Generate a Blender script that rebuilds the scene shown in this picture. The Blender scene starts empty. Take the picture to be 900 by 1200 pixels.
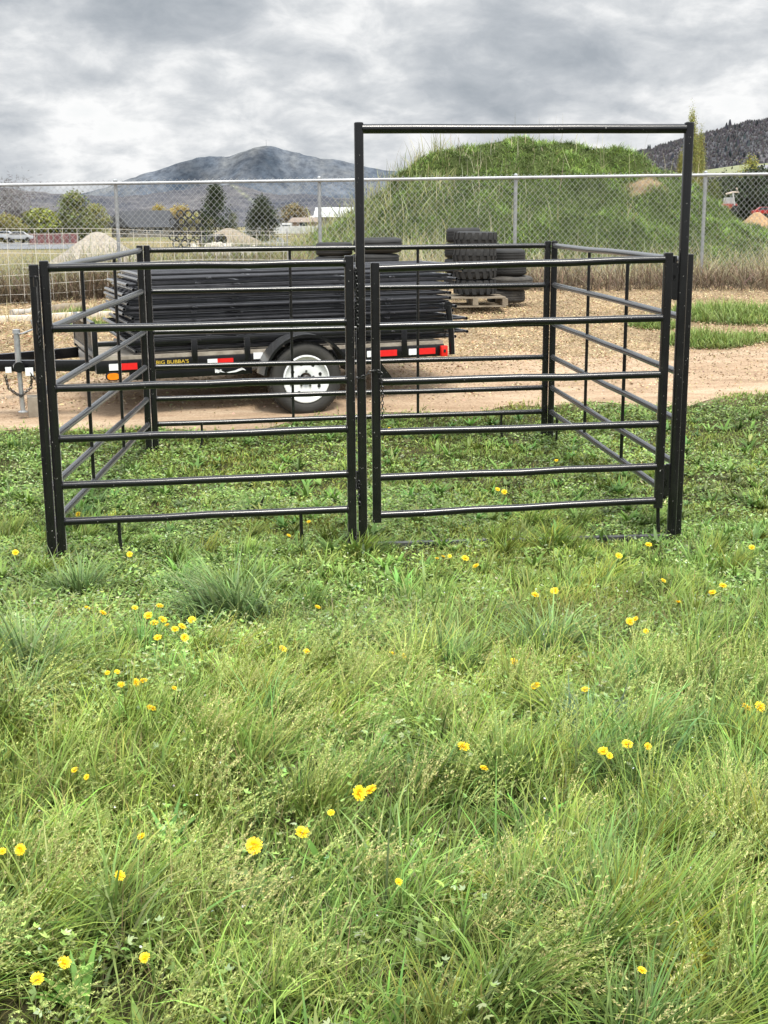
import bpy, bmesh, math, random
import numpy as np
from mathutils import Vector, Matrix
random.seed(7); rng = np.random.default_rng(11)
R = math.radians
sc = bpy.context.scene
COL = sc.collection

# ------------------------------------------------------------------ camera
F, CX, CY, CZ, YAW, PITCH, ROLL = 1491.57, 0.8417, -7.3724, 1.8997, 0.14165, 0.2230, -0.00695
cam_pos = np.array([CX, CY, CZ])
fw = np.array([math.sin(YAW)*math.cos(PITCH), math.cos(YAW)*math.cos(PITCH), -math.sin(PITCH)])
rt0 = np.array([math.cos(YAW), -math.sin(YAW), 0.0]); up0 = np.cross(rt0, fw)
rt = math.cos(ROLL)*rt0 + math.sin(ROLL)*up0
up = -math.sin(ROLL)*rt0 + math.cos(ROLL)*up0
cd = bpy.data.cameras.new('camera'); cd.sensor_width = 36; cd.lens = 36*F/1200; cd.clip_end = 20000; cd.clip_start = .05
camo = bpy.data.objects.new('camera', cd); COL.objects.link(camo)
M = Matrix.Identity(4)
for i in range(3):
    M[i][0] = rt[i]; M[i][1] = up[i]; M[i][2] = -fw[i]; M[i][3] = cam_pos[i]
camo.matrix_world = M
sc.camera = camo

def ray(px, py): return fw + rt*((px-450)/F) - up*((py-600)/F)
def at(px, py, D): return cam_pos + ray(px, py)*D
FH = np.array([math.sin(YAW), math.cos(YAW), 0.0])       # horizontal view direction
def cf(u, D, z=0.0):                                       # metres to the right of / away from the viewpoint
    p = cam_pos + rt0*u + FH*D; p[2] = z; return p

# ------------------------------------------------------------------ noise / terrain
def vnoise(x, y, seed=0):
    x = np.asarray(x, float); y = np.asarray(y, float)
    xi = np.floor(x); yi = np.floor(y); fx = x-xi; fy = y-yi
    fx = fx*fx*(3-2*fx); fy = fy*fy*(3-2*fy)
    def hsh(a, b):
        v = np.sin(a*127.1+b*311.7+seed*74.7)*43758.5453
        return v-np.floor(v)
    return (hsh(xi, yi)*(1-fx)+hsh(xi+1, yi)*fx)*(1-fy)+(hsh(xi, yi+1)*(1-fx)+hsh(xi+1, yi+1)*fx)*fy
def fbm(x, y, seed=0, o=4):
    s = 0; a = .5; t = 0
    for k in range(o):
        s = s+a*vnoise(np.asarray(x)*2**k, np.asarray(y)*2**k, seed+k*13); t += a; a *= .5
    return s/t
PY_ = [-60, -20, -7.4, -5.5, -3.5, -1, 3.2, 4.4, 6, 10, 14.5, 20, 45, 70, 150, 300, 900, 9000]
PZ_ = [.4, .3, .25, .22, .11, -.004, -.014, .1, .26, .56, .82, .88, .72, .5, -.1, -.5, -1.5, -3]
def smooth(a, b, x):
    t = np.clip((np.asarray(x, float)-a)/(b-a), 0, 1); return t*t*(3-2*t)
def hgt(x, y):
    x = np.asarray(x, float); y = np.asarray(y, float)
    z = (np.interp(y-.4, PY_, PZ_)+np.interp(y+.4, PY_, PZ_)+np.interp(y, PY_, PZ_))/3
    k = smooth(4, 7, y)*(1-smooth(30, 60, y))
    z = z*(1-k*.34*(1-smooth(-5, 2.5, x)))
    near = (1-smooth(20, 60, y))*(1-.85*smooth(-1.2, -.3, y)*(1-smooth(3.6, 5, y)))
    z = z+near*(.05*(fbm(x*.8, y*.8, 3)-.5)+.05*smooth(-.5, -2, y)*(fbm(x*2.2, y*2.2, 5)-.5))
    return z
def gp(px, py, dz=0.0):                                    # ground point seen at a pixel
    d = ray(px, py); t0 = 1.0; t = 1.0
    while t < 6000:
        p = cam_pos+d*t
        if p[2] < hgt(p[0], p[1])+dz: break
        t0 = t; t *= 1.01
    for _ in range(40):
        m = (t0+t)/2; p = cam_pos+d*m
        if p[2] < hgt(p[0], p[1])+dz: t = m
        else: t0 = m
    return cam_pos+d*t

# ------------------------------------------------------------------ materials
def new_mat(name):
    m = bpy.data.materials.new(name); m.use_nodes = True
    nt = m.node_tree; nt.nodes.clear()
    out = nt.nodes.new('ShaderNodeOutputMaterial')
    return m, nt, out
def N(nt, t, **kw):
    n = nt.nodes.new(t)
    for k, v in kw.items():
        if k.startswith('i_'): n.inputs[int(k[2:]) if k[2:].isdigit() else k[2:]].default_value = v
        else: setattr(n, k, v)
    return n
def ramp(nt, stops, fac):
    r = nt.nodes.new('ShaderNodeValToRGB'); e = r.color_ramp.elements
    while len(e) < len(stops): e.new(.5)
    for i, (p, c) in enumerate(stops):
        e[i].position = p; e[i].color = (*c, 1) if len(c) == 3 else c
    nt.links.new(fac, r.inputs[0]); return r
def noise(nt, scale, detail=4, rough=.55, vec=None, dist=0):
    n = N(nt, 'ShaderNodeTexNoise'); n.inputs['Scale'].default_value = scale; n.inputs['Detail'].default_value = detail
    n.inputs['Roughness'].default_value = rough; n.inputs['Distortion'].default_value = dist
    if vec is not None: nt.links.new(vec, n.inputs['Vector'])
    return n
def simple(name, c1, c2=None, rough=.5, scale=8, metal=0, bump=0, bscale=60, spec=.5, rvar=0):
    m, nt, out = new_mat(name)
    b = N(nt, 'ShaderNodeBsdfPrincipled'); nt.links.new(b.outputs[0], out.inputs[0])
    b.inputs['Roughness'].default_value = rough; b.inputs['Metallic'].default_value = metal
    b.inputs['Specular IOR Level'].default_value = spec
    tc = N(nt, 'ShaderNodeTexCoord')
    if c2 is None: c2 = tuple(x*.75 for x in c1)
    n = noise(nt, scale, 6, .6, tc.outputs['Object'])
    r = ramp(nt, [(.32, c2), (.68, c1)], n.outputs[0]); nt.links.new(r.outputs[0], b.inputs['Base Color'])
    if rvar:
        mr = N(nt, 'ShaderNodeMapRange'); mr.inputs[3].default_value = rough-rvar; mr.inputs[4].default_value = rough+rvar
        nt.links.new(n.outputs[0], mr.inputs[0]); nt.links.new(mr.outputs[0], b.inputs['Roughness'])
    if bump:
        n2 = noise(nt, bscale, 5, .6, tc.outputs['Object'])
        bp = N(nt, 'ShaderNodeBump'); bp.inputs['Strength'].default_value = bump; bp.inputs['Distance'].default_value = .02
        nt.links.new(n2.outputs[0], bp.inputs['Height']); nt.links.new(bp.outputs[0], b.inputs['Normal'])
    return m
def paint_black(name, rough=.3, fleck=.7, base_c=((.004, .004, .005), (.007, .007, .008), (.022, .02, .018))):
    m, nt, out = new_mat(name)
    b = N(nt, 'ShaderNodeBsdfPrincipled'); nt.links.new(b.outputs[0], out.inputs[0])
    b.inputs['Specular IOR Level'].default_value = .5; b.inputs['Sheen Weight'].default_value = .28; b.inputs['Sheen Roughness'].default_value = .3
    tc = N(nt, 'ShaderNodeTexCoord')
    n1 = noise(nt, 55, 3, .7, tc.outputs['Object'])
    r1 = ramp(nt, [(fleck-.012, (0, 0, 0)), (fleck+.02, (1, 1, 1))], n1.outputs[0])
    n2 = noise(nt, 5, 6, .65, tc.outputs['Object'])
    base = ramp(nt, [(.35, base_c[0]), (.6, base_c[1]), (.85, base_c[2])], n2.outputs[0])
    mx = N(nt, 'ShaderNodeMixRGB'); mx.inputs[2].default_value = (.36, .35, .32, 1)
    nt.links.new(r1.outputs[0], mx.inputs[0]); nt.links.new(base.outputs[0], mx.inputs[1])
    nt.links.new(mx.outputs[0], b.inputs['Base Color'])
    mr = N(nt, 'ShaderNodeMapRange'); mr.inputs[3].default_value = rough-.04; mr.inputs[4].default_value = rough+.08
    nt.links.new(n2.outputs[0], mr.inputs[0]); nt.links.new(mr.outputs[0], b.inputs['Roughness'])
    n3 = noise(nt, 120, 3, .6, tc.outputs['Object'])
    bp = N(nt, 'ShaderNodeBump'); bp.inputs['Strength'].default_value = .01; bp.inputs['Distance'].default_value = .0003
    nt.links.new(n3.outputs[0], bp.inputs['Height'])
    return m
def leafy(name, trans=.35, rough=.55, spec=.25, gain=1.0):
    m, nt, out = new_mat(name)
    a = N(nt, 'ShaderNodeAttribute', attribute_name='Col')
    col = a.outputs['Color']
    if gain != 1.0:
        g = N(nt, 'ShaderNodeMixRGB', blend_type='MULTIPLY'); g.inputs[0].default_value = 1; g.inputs[2].default_value = (gain, gain, gain, 1)
        nt.links.new(col, g.inputs[1]); col = g.outputs[0]
    b = N(nt, 'ShaderNodeBsdfPrincipled'); b.inputs['Roughness'].default_value = rough; b.inputs['Specular IOR Level'].default_value = spec
    nt.links.new(col, b.inputs['Base Color'])
    t = N(nt, 'ShaderNodeBsdfTranslucent'); nt.links.new(col, t.inputs['Color'])
    mx = N(nt, 'ShaderNodeMixShader'); mx.inputs[0].default_value = trans
    nt.links.new(b.outputs[0], mx.inputs[1]); nt.links.new(t.outputs[0], mx.inputs[2]); nt.links.new(mx.outputs[0], out.inputs[0])
    return m

BLK = paint_black('black_gate_paint', .2, .705)
BLK_STACK = paint_black('black_stack_paint', .2, .76, ((.02, .02, .024), (.032, .032, .037), (.06, .06, .062)))
BLK_TRAILER = paint_black('black_trailer_paint', .22, .76)
GALV = simple('galvanised_steel', (.5, .51, .52), (.36, .37, .38), .45, 20, .75, .05)
GALV2 = simple('galvanised_wire', (.55, .56, .57), (.42, .43, .44), .5, 20, .4)
HOGW = simple('pale_wire', (.66, .64, .58), (.48, .45, .4), .6, 6, .1)
RUBBER = simple('tyre_rubber', (.022, .022, .022), (.012, .012, .012), .75, 5, 0, .3, 80)
RUBBER_DUSTY = simple('dusty_tyre_rubber', (.075, .068, .058), (.025, .024, .023), .85, 6, 0, .3, 60)
RIMW = simple('white_rim', (.82, .83, .84), (.7, .71, .71), .35, 4)
DARK = simple('dark_hole', (.01, .01, .01), (.006, .006, .006), .8)
HUB = simple('hub_metal', (.1, .095, .09), (.04, .04, .04), .5, 30, .5)
REDT = simple('red_reflector', (.72, .02, .018), (.6, .012, .012), .35, 30)
WHT = simple('white_reflector', (.8, .82, .83), (.7, .72, .73), .4, 30)
AMB = simple('amber_lens', (.9, .27, .012), (.8, .2, .01), .25, 20)
REDL = simple('red_lens', (.75, .03, .02), (.6, .015, .012), .2, 20)
YEL = simple('yellow_decal', (.7, .5, .06), (.6, .4, .04), .5, 20)
WOODD = simple('weathered_deck_wood', (.36, .32, .26), (.2, .17, .135), .8, 12, 0, .3, 40)
WOODP = simple('pallet_wood', (.25, .21, .155), (.15, .12, .085), .8, 9, 0, .3, 40)
CONC = simple('concrete', (.4, .38, .34), (.27, .25, .22), .9, 9, 0, .4, 50)
PLANK = simple('bleached_timber', (.62, .57, .49), (.42, .37, .3), .85, 5, 0, .3, 30)
BARK = simple('bark', (.13, .1, .08), (.06, .05, .04), .9, 6, 0, .4, 20)
HDPE = simple('black_plastic_pipe', (.02, .02, .022), (.012, .012, .013), .4, 3)
ROCK = simple('pale_boulder', (.55, .5, .43), (.36, .33, .29), .9, 2.5, 0, .5, 6)

# ------------------------------------------------------------------ mesh builder
class MB:
    def __init__(s): s.v = []; s.f = []
    def add(s, vs, fs):
        o = len(s.v); s.v += [tuple(map(float, v)) for v in vs]; s.f += [tuple(i+o for i in f) for f in fs]; return s
    def box(s, a, b, jit=0):
        x0, y0, z0 = a; x1, y1, z1 = b
        vs = [(x0, y0, z0), (x1, y0, z0), (x1, y1, z0), (x0, y1, z0), (x0, y0, z1), (x1, y0, z1), (x1, y1, z1), (x0, y1, z1)]
        if jit: vs = [tuple(c+random.uniform(-jit, jit) for c in v) for v in vs]
        return s.add(vs, [(3, 2, 1, 0), (4, 5, 6, 7), (0, 1, 5, 4), (1, 2, 6, 5), (2, 3, 7, 6), (3, 0, 4, 7)])
    def tube(s, pts, r, n=10, cap=True, shape=2.0, r2=None):
        pts = [Vector(p) for p in pts]; rings = []; prev = None
        for i, p in enumerate(pts):
            d = (pts[min(i+1, len(pts)-1)]-pts[max(i-1, 0)]).normalized()
            ref = Vector((0, 0, 1)) if abs(d.z) < .9 else Vector((0, 1, 0))
            a = d.cross(ref).normalized(); b = a.cross(d).normalized()
            rr = r if r2 is None else r+(r2-r)*i/(len(pts)-1)
            ring = []
            for k in range(n):
                t = 2*math.pi*(k+.5)/n; c, q = math.cos(t), math.sin(t)
                e = 2/shape
                cx = math.copysign(abs(c)**e, c); cy = math.copysign(abs(q)**e, q)
                ring.append(p+a*cx*rr+b*cy*rr)
            rings.append(ring)
        o = [v for rg in rings for v in rg]; fs = []
        for i in range(len(pts)-1):
            for k in range(n):
                fs.append((i*n+k, i*n+(k+1) % n, (i+1)*n+(k+1) % n, (i+1)*n+k))
        if cap: fs.append(tuple(range(n-1, -1, -1))); fs.append(tuple((len(pts)-1)*n+k for k in range(n)))
        return s.add(o, fs)
    def lathe(s, prof, n=32, c=(0, 0, 0), axis='Z', closed=False):
        vs = []; fs = []; m = len(prof)
        for k in range(n):
            t = 2*math.pi*k/n
            for r, z in prof:
                x, y = r*math.cos(t), r*math.sin(t)
                p = (x, y, z) if axis == 'Z' else (x, z, y)
                vs.append((p[0]+c[0], p[1]+c[1], p[2]+c[2]))
        for k in range(n):
            k2 = (k+1) % n
            for j in range(m-1+(1 if closed else 0)):
                j2 = (j+1) % m
                q = (k*m+j, k2*m+j, k2*m+j2, k*m+j2)
                fs.append(q if axis == 'Z' else q[::-1])
        return s.add(vs, fs)
    def build(s, name, mat, parent=None, smooth=True, bevel=0):
        me = bpy.data.meshes.new(name); me.from_pydata(s.v, [], s.f); me.update()
        me.materials.append(mat)
        if bevel:
            bm = bmesh.new(); bm.from_mesh(me)
            bmesh.ops.bevel(bm, geom=[e for e in bm.edges if len(e.link_faces) == 2 and e.calc_face_angle(0) > .6], offset=bevel, segments=2, affect='EDGES', profile=.6)
            bm.to_mesh(me); bm.free()
        o = bpy.data.objects.new(name, me); COL.objects.link(o)
        if parent is not None: o.parent = parent
        if smooth:
            me.shade_smooth()
            me.set_sharp_from_angle(angle=R(38))
        return o
def tag(o, label=None, cat=None, group=None, kind=None):
    if label: o['label'] = label
    if cat: o['category'] = cat
    if group: o['group'] = group
    if kind: o['kind'] = kind
    return o
def thing(name, label, cat, loc=(0, 0, 0), rz=0, group=None):
    o = bpy.data.objects.new(name, None); COL.objects.link(o); o.empty_display_size = .2
    o.location = tuple(map(float, loc)); o.rotation_euler = (0, 0, rz)
    return tag(o, label, cat, group)
def kids(o): return [c for c in bpy.data.objects if c.parent == o]
def copy_tree(o, parent=None):
    ch = kids(o); c = o.copy(); COL.objects.link(c); c.parent = parent
    for k in ch: copy_tree(k, c)
    return c
def raw_mesh(name, V, faces, mat, cols=None, smooth=True):
    """V (n,3), faces (m,k) int arrays"""
    me = bpy.data.meshes.new(name); V = np.ascontiguousarray(V, np.float32)
    k = faces.shape[1]
    me.vertices.add(len(V)); me.vertices.foreach_set('co', V.ravel())
    me.loops.add(faces.size); me.loops.foreach_set('vertex_index', np.ascontiguousarray(faces, np.int32).ravel())
    me.polygons.add(len(faces)); me.polygons.foreach_set('loop_start', np.arange(0, faces.size, k, dtype=np.int32))
    me.polygons.foreach_set('loop_total', np.full(len(faces), k, np.int32))
    if smooth: me.polygons.foreach_set('use_smooth', np.ones(len(faces), bool))
    me.update(calc_edges=True)
    if cols is not None:
        a = me.color_attributes.new('Col', 'FLOAT_COLOR', 'POINT')
        c4 = np.ones((len(V), 4), np.float32); c4[:, :3] = cols; a.data.foreach_set('color', c4.ravel())
    me.materials.append(mat)
    o = bpy.data.objects.new(name, me); COL.objects.link(o); return o

class Soup:                                                 # many small quads gathered into one mesh
    def __init__(s): s.V = []; s.F = []; s.C = []; s.n = 0
    def add(s, V, Fc, C):
        s.V.append(V); s.F.append(Fc+s.n); s.C.append(C); s.n += len(V)
    def build(s, name, mat, smooth=True): return raw_mesh(name, np.concatenate(s.V), np.concatenate(s.F), mat, np.concatenate(s.C), smooth)
def blades(s, base, L, W, az, lean, bend, c0, c1, seg=3, twist=None):
    n = len(L); lv = seg+1
    d = np.stack([np.cos(az), np.sin(az), np.zeros(n)], 1)
    wa = az+math.pi/2 if twist is None else az+twist
    w = np.stack([np.cos(wa), np.sin(wa), np.zeros(n)], 1)
    P = np.zeros((n, lv, 2, 3)); C = np.zeros((n, lv, 2, 3)); p = base.copy()
    for i in range(lv):
        t = i/seg
        ww = W*(1-t**1.6)*.5*(0.75+.5*min(1, t*3)) if i < seg else W*.04
        P[:, i, 0] = p-w*ww[:, None]; P[:, i, 1] = p+w*ww[:, None]
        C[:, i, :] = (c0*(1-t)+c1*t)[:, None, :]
        th = lean+bend*(t+.5/seg)
        p = p+(d*np.sin(th)[:, None]+np.array([0, 0, 1.])*np.cos(th)[:, None])*(L/seg)[:, None]
    b = (np.arange(n)*lv*2)[:, None, None]; i = np.arange(seg)[None, :, None]*2
    Fc = (b+i+np.array([0, 1, 3, 2])[None, None, :]).reshape(-1, 4)
    s.add(P.reshape(-1, 3), Fc, C.reshape(-1, 3))
    return p
def leaves(s, c, a, b, C):                                  # diamond leaflets: centre, half-axis vectors
    n = len(c)
    V = np.stack([c-a, c+b*1.0+a*.1, c+a, c-b*1.0+a*.1], 1).reshape(-1, 3)
    Fc = (np.arange(n)*4)[:, None]+np.arange(4)[None, :]
    s.add(V, Fc, np.repeat(C, 4, 0))
def rand_dirs(n, flat=1.0):
    v = rng.normal(size=(n, 3)); v[:, 2] *= flat; return v/np.linalg.norm(v, axis=1)[:, None]
def perp(a):
    v = rng.normal(size=a.shape); v -= a*np.sum(a*v, 1)[:, None]; return v/np.linalg.norm(v, axis=1)[:, None]
def jcol(c, n, v=.2, hue=.08):
    c = np.array(c)[None, :]*np.ones((n, 1))
    return np.clip(c*(1+v*rng.normal(size=(n, 1)))*(1+hue*rng.normal(size=(n, 3))), .003, .95)

# ================================================================== SETTING
def spaced(lo, hi, near, n, p=2.2):
    t = np.linspace(-1, 1, n); v = np.sign(t)*np.abs(t)**p
    return np.where(v < 0, near+v*(near-lo), near+v*(hi-near))
# ---- ground
xs = spaced(-4000, 4000, 1.2, 241, 4.2); ys = np.concatenate([np.linspace(-60, -8, 20), np.linspace(-7.5, 22, 200), 22+np.linspace(0.02, 1, 110)**3.2*8000])
X, Y = np.meshgrid(xs, ys); Z = hgt(X, Y)
ni, nj = X.shape
idx = np.arange(ni*nj).reshape(ni, nj)
Fq = np.stack([idx[:-1, :-1], idx[:-1, 1:], idx[1:, 1:], idx[1:, :-1]], -1).reshape(-1, 4)
EDGE_R = gp(905, 463); EDGE_L = gp(-5, 513)
def edge_y(x):
    e = EDGE_L[1]+(EDGE_R[1]-EDGE_L[1])*(x-EDGE_L[0])/(EDGE_R[0]-EDGE_L[0])
    return e+.9*(fbm(np.asarray(x)*.9, np.asarray(x)*0+2, 8)-.5)
def ground_mat():
    m, nt, out = new_mat('ground_earth_and_field')
    b = N(nt, 'ShaderNodeBsdfPrincipled'); b.inputs['Roughness'].default_value = .95; b.inputs['Specular IOR Level'].default_value = .1
    nt.links.new(b.outputs[0], out.inputs[0])
    a = N(nt, 'ShaderNodeAttribute', attribute_name='Col'); g = N(nt, 'ShaderNodeNewGeometry')
    n1 = noise(nt, 1.7, 8, .65, g.outputs['Position']); n2 = noise(nt, 22, 6, .7, g.outputs['Position'])
    r1 = ramp(nt, [(.3, (.62, .62, .62)), (.7, (1.3, 1.28, 1.22))], n1.outputs[0])
    r2 = ramp(nt, [(.3, (.6, .58, .55)), (.7, (1.35, 1.35, 1.35))], n2.outputs[0])
    m1 = N(nt, 'ShaderNodeMixRGB', blend_type='MULTIPLY'); m1.inputs[0].default_value = 1
    m2 = N(nt, 'ShaderNodeMixRGB', blend_type='MULTIPLY'); m2.inputs[0].default_value = 1
    nt.links.new(a.outputs[0], m1.inputs[1]); nt.links.new(r1.outputs[0], m1.inputs[2])
    nt.links.new(m1.outputs[0], m2.inputs[1]); nt.links.new(r2.outputs[0], m2.inputs[2]); nt.links.new(m2.outputs[0], b.inputs['Base Color'])
    bp = N(nt, 'ShaderNodeBump'); bp.inputs['Strength'].default_value = .6; bp.inputs['Distance'].default_value = .05
    nt.links.new(n2.outputs[0], bp.inputs['Height']); nt.links.new(bp.outputs[0], b.inputs['Normal'])
    return m
gx, gy = X.ravel(), Y.ravel()
soil = np.array([.05, .05, .022]); dirt = np.array([.36, .27, .18]); mulch = np.array([.29, .22, .14]); field = np.array([.15, .155, .07]); dry = np.array([.24, .2, .115])
e = edge_y(gx)
kx = smooth(-.25, .25, gy-e)[:, None]; km = smooth(1.2, 2.4, gy-e+.5*(fbm(gx*1.3, gy*1.3, 4)-.5))[:, None]
kf = smooth(15, 17.5, gy)[:, None]; kd = smooth(.4, .6, fbm(gx*.07, gy*.05, 21))[:, None]
gc = soil*(1-kx)+dirt*kx; gc = gc*(1-km)+mulch*km
gc = gc*(1-kf)+(field*(1-kd)+dry*kd)*kf
ground = raw_mesh('ground', np.stack([gx, gy, Z.ravel()], 1), Fq, ground_mat(), gc); tag(ground, kind='structure')

# ---- dirt track, laid over the ground as its own sheet
def sheet(name, inside, x0, x1, y0, y1, st, mat, dz=.006):
    xx = np.arange(x0, x1+st, st); yy = np.arange(0, 1.0001, 1/24)
    lo = y0(xx); hi = y1(xx)
    XX = np.repeat(xx[None, :], len(yy), 0); YY = lo[None, :]+(hi-lo)[None, :]*yy[:, None]
    ii = np.arange(XX.size).reshape(XX.shape)
    ff = np.stack([ii[:-1, :-1], ii[:-1, 1:], ii[1:, 1:], ii[1:, :-1]], -1).reshape(-1, 4)
    rut = .02*np.sin(yy*math.pi*4)[:, None]*np.ones_like(XX)
    o = raw_mesh(name, np.stack([XX.ravel(), YY.ravel(), (hgt(XX, YY)+dz+.02*0+np.clip(rut, 0, 1)*.6).ravel()], 1), ff, mat); tag(o, kind='structure'); return o
def dirt_mat():
    m, nt, out = new_mat('packed_dirt'); b = N(nt, 'ShaderNodeBsdfPrincipled'); b.inputs['Roughness'].default_value = .95; b.inputs['Specular IOR Level'].default_value = .1
    nt.links.new(b.outputs[0], out.inputs[0]); g = N(nt, 'ShaderNodeNewGeometry')
    mp = N(nt, 'ShaderNodeMapping'); mp.inputs['Scale'].default_value = (.5, 2.2, 1); nt.links.new(g.outputs['Position'], mp.inputs[0])
    n1 = noise(nt, 1.6, 8, .68, mp.outputs[0]); n2 = noise(nt, 45, 6, .75, g.outputs['Position'])
    r1 = ramp(nt, [(.3, (.24, .165, .105)), (.5, (.36, .265, .18)), (.72, (.47, .375, .27))], n1.outputs[0])
    r2 = ramp(nt, [(.32, (.65, .62, .6)), (.66, (1.2, 1.2, 1.2))], n2.outputs[0])
    m1 = N(nt, 'ShaderNodeMixRGB', blend_type='MULTIPLY'); m1.inputs[0].default_value = 1
    nt.links.new(r1.outputs[0], m1.inputs[1]); nt.links.new(r2.outputs[0], m1.inputs[2]); nt.links.new(m1.outputs[0], b.inputs['Base Color'])
    bp = N(nt, 'ShaderNodeBump'); bp.inputs['Strength'].default_value = .5; bp.inputs['Distance'].default_value = .02
    nt.links.new(n2.outputs[0], bp.inputs['Height']); nt.links.new(bp.outputs[0], b.inputs['Normal'])
    return m
sheet('dirt_track', None, -14, 16, lambda x: edge_y(x)-.15+.25*fbm(x*3, x*0, 31), lambda x: edge_y(x)+2.1+.9*fbm(x*1.5, x*0, 33), .08, dirt_mat())

# ---- asphalt in the distance
ASPH = simple('asphalt', (.16, .165, .175), (.12, .125, .13), .85, .4)
def flat_poly(name, pix, mat, dz=.03):
    P = [gp(*q) for q in pix]; mb = MB(); mb.add([(p[0], p[1], p[2]+dz) for p in P], [tuple(range(len(P)))])
    o = mb.build(name, mat, smooth=False); tag(o, kind='structure'); return o
flat_poly('parking_lot', [(-60, 293), (95, 292), (110, 284), (-60, 284)], ASPH)
flat_poly('asphalt_road', [(262, 296), (338, 290), (330, 279), (296, 271), (283, 271), (300, 280)], ASPH)

# ---- grassy mound behind the fence
MU = [-4.2, -3.0, -1.5, 0, .83, 2.2, 3.6, 5, 6, 7.5, 8.8, 10.2, 11.5]
MH = [0, .15, .75, 1.95, 2.72, 3.05, 3.15, 3.05, 2.88, 2.0, 1.0, .25, 0]
MV = [-6.2, -5, -3.5, -2, -.8, .6, 2.5, 5]; MVH = [0, .08, .4, .72, .95, 1, .7, 0]
MD = 31.5
def mound_h(u, v):
    hh = (np.interp(u-.5, MU, MH)+np.interp(u, MU, MH)+np.interp(u+.5, MU, MH))/3*(np.interp(v-.4, MV, MVH)+np.interp(v+.4, MV, MVH))/2
    return hh*(.93+.3*(fbm(u*.9, v*.9, 41)-.5))+.75*np.clip(hh, 0, 1)*(fbm(u*1.3, v*1.3, 44)-.5)
def mound_pt(u, v):
    x = CX+rt0[0]*u+FH[0]*(MD+v); y = CY+rt0[1]*u+FH[1]*(MD+v)
    hh = mound_h(u, v)
    return np.stack([x, y, hgt(x, y)-.06+hh], -1), hh
uu, vv = np.meshgrid(np.linspace(-4.2, 11.5, 110), np.linspace(-6.2, 5, 80))
Pm, hm = mound_pt(uu, vv); ii = np.arange(uu.size).reshape(uu.shape)
ff = np.stack([ii[:-1, :-1], ii[:-1, 1:], ii[1:, 1:], ii[1:, :-1]], -1).reshape(-1, 4)
def bare(u, v): return np.clip(smooth(1.0, .5, np.hypot((u-5.95)/.55, (v+2.1)/.45)+.9*(fbm(u*2.5, v*2.5, 46)-.5))+.0*u, 0, 1)
bm_ = bare(uu, vv).ravel()[:, None]
mcol = np.array([.055, .075, .025])*(1-bm_)+np.array([.22, .165, .105])*bm_
mound = raw_mesh('mound', Pm.reshape(-1, 3), ff, bpy.data.materials['ground_earth_and_field'], mcol); tag(mound, kind='structure')

# ---- mountains
def hills_mat(name, c1, c2, c3, sc1, sc2):
    m, nt, out = new_mat(name); b = N(nt, 'ShaderNodeBsdfPrincipled'); b.inputs['Roughness'].default_value = 1; b.inputs['Specular IOR Level'].default_value = 0
    nt.links.new(b.outputs[0], out.inputs[0]); g = N(nt, 'ShaderNodeNewGeometry')
    a = N(nt, 'ShaderNodeAttribute', attribute_name='Col')
    n1 = noise(nt, sc1, 5, .6, g.outputs['Position']); n2 = noise(nt, sc2, 4, .75, g.outputs['Position'])
    r = ramp(nt, [(.36, c1), (.52, c2), (.68, c3)], n1.outputs[0])
    r2 = ramp(nt, [(.36, (.55, .57, .6)), (.62, (1.2, 1.2, 1.18))], n2.outputs[0])
    m1 = N(nt, 'ShaderNodeMixRGB', blend_type='MULTIPLY'); m1.inputs[0].default_value = .85
    nt.links.new(r.outputs[0], m1.inputs[1]); nt.links.new(r2.outputs[0], m1.inputs[2])
    m2 = N(nt, 'ShaderNodeMixRGB', blend_type='MULTIPLY'); m2.inputs[0].default_value = 1
    nt.links.new(m1.outputs[0], m2.inputs[1]); nt.links.new(a.outputs[0], m2.inputs[2]); nt.links.new(m2.outputs[0], b.inputs['Base Color'])
    return m
def range_of_hills(name, prof, D0, D1, mat, rough, seed, colf=None, nx=220, ny=60, back=.25, rag=3.0):
    pxs = np.linspace(prof[0][0], prof[-1][0], nx); rows = np.interp(pxs, [p[0] for p in prof], [p[1] for p in prof])+rag*(fbm(pxs/9., pxs*0, seed, 4)-.5)
    V = np.zeros((ny, nx, 3)); C = np.ones((ny, nx, 3))
    for j in range(ny):
        t = j/(ny-1); D = D0+(D1-D0)*t
        for_ = t/(1-back) if t < 1-back else 1-(t-(1-back))/back*.8
        f = smooth(0, 1, for_)*.55+for_*.45
        for i in range(nx):
            top = at(pxs[i], rows[i], D1-(D1-D0)*back)[2]
            p = at(pxs[i], 262, D)
            r = fbm(p[0]/rough, p[1]/rough, seed, 5)-.5; r2 = abs(fbm(p[0]/rough*1.7+9, p[1]/rough*.7, seed+5, 4)-.5)
            z = -4+(top+4)*f*(1-.5*(1-for_)*4*for_*(r2*3))+(top+4)*.22*r*(1-abs(2*for_-1))
            z += (top+4)*.012*(fbm(p[0]/rough*14, p[1]/rough*14, seed+3, 2)-.5)*2*f
            V[j, i] = (p[0], p[1], z)
            if colf: C[j, i] = colf(pxs[i], for_, rows[i])
    ii = np.arange(nx*ny).reshape(ny, nx)
    ff = np.stack([ii[:-1, :-1], ii[:-1, 1:], ii[1:, 1:], ii[1:, :-1]], -1).reshape(-1, 4)
    o = raw_mesh(name, V.reshape(-1, 3), ff, mat, C.reshape(-1, 3)); tag(o, kind='structure'); return o
m_far = hills_mat('hazy_mountain_forest', (.065, .084, .115), (.1, .114, .14), (.15, .158, .168), .0045, .03)  # blue-grey of distant haze is mixed into these forest colours
m_mid = hills_mat('foothill_scrub', (.06, .065, .08), (.095, .094, .103), (.135, .128, .128), .006, .05)
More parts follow.
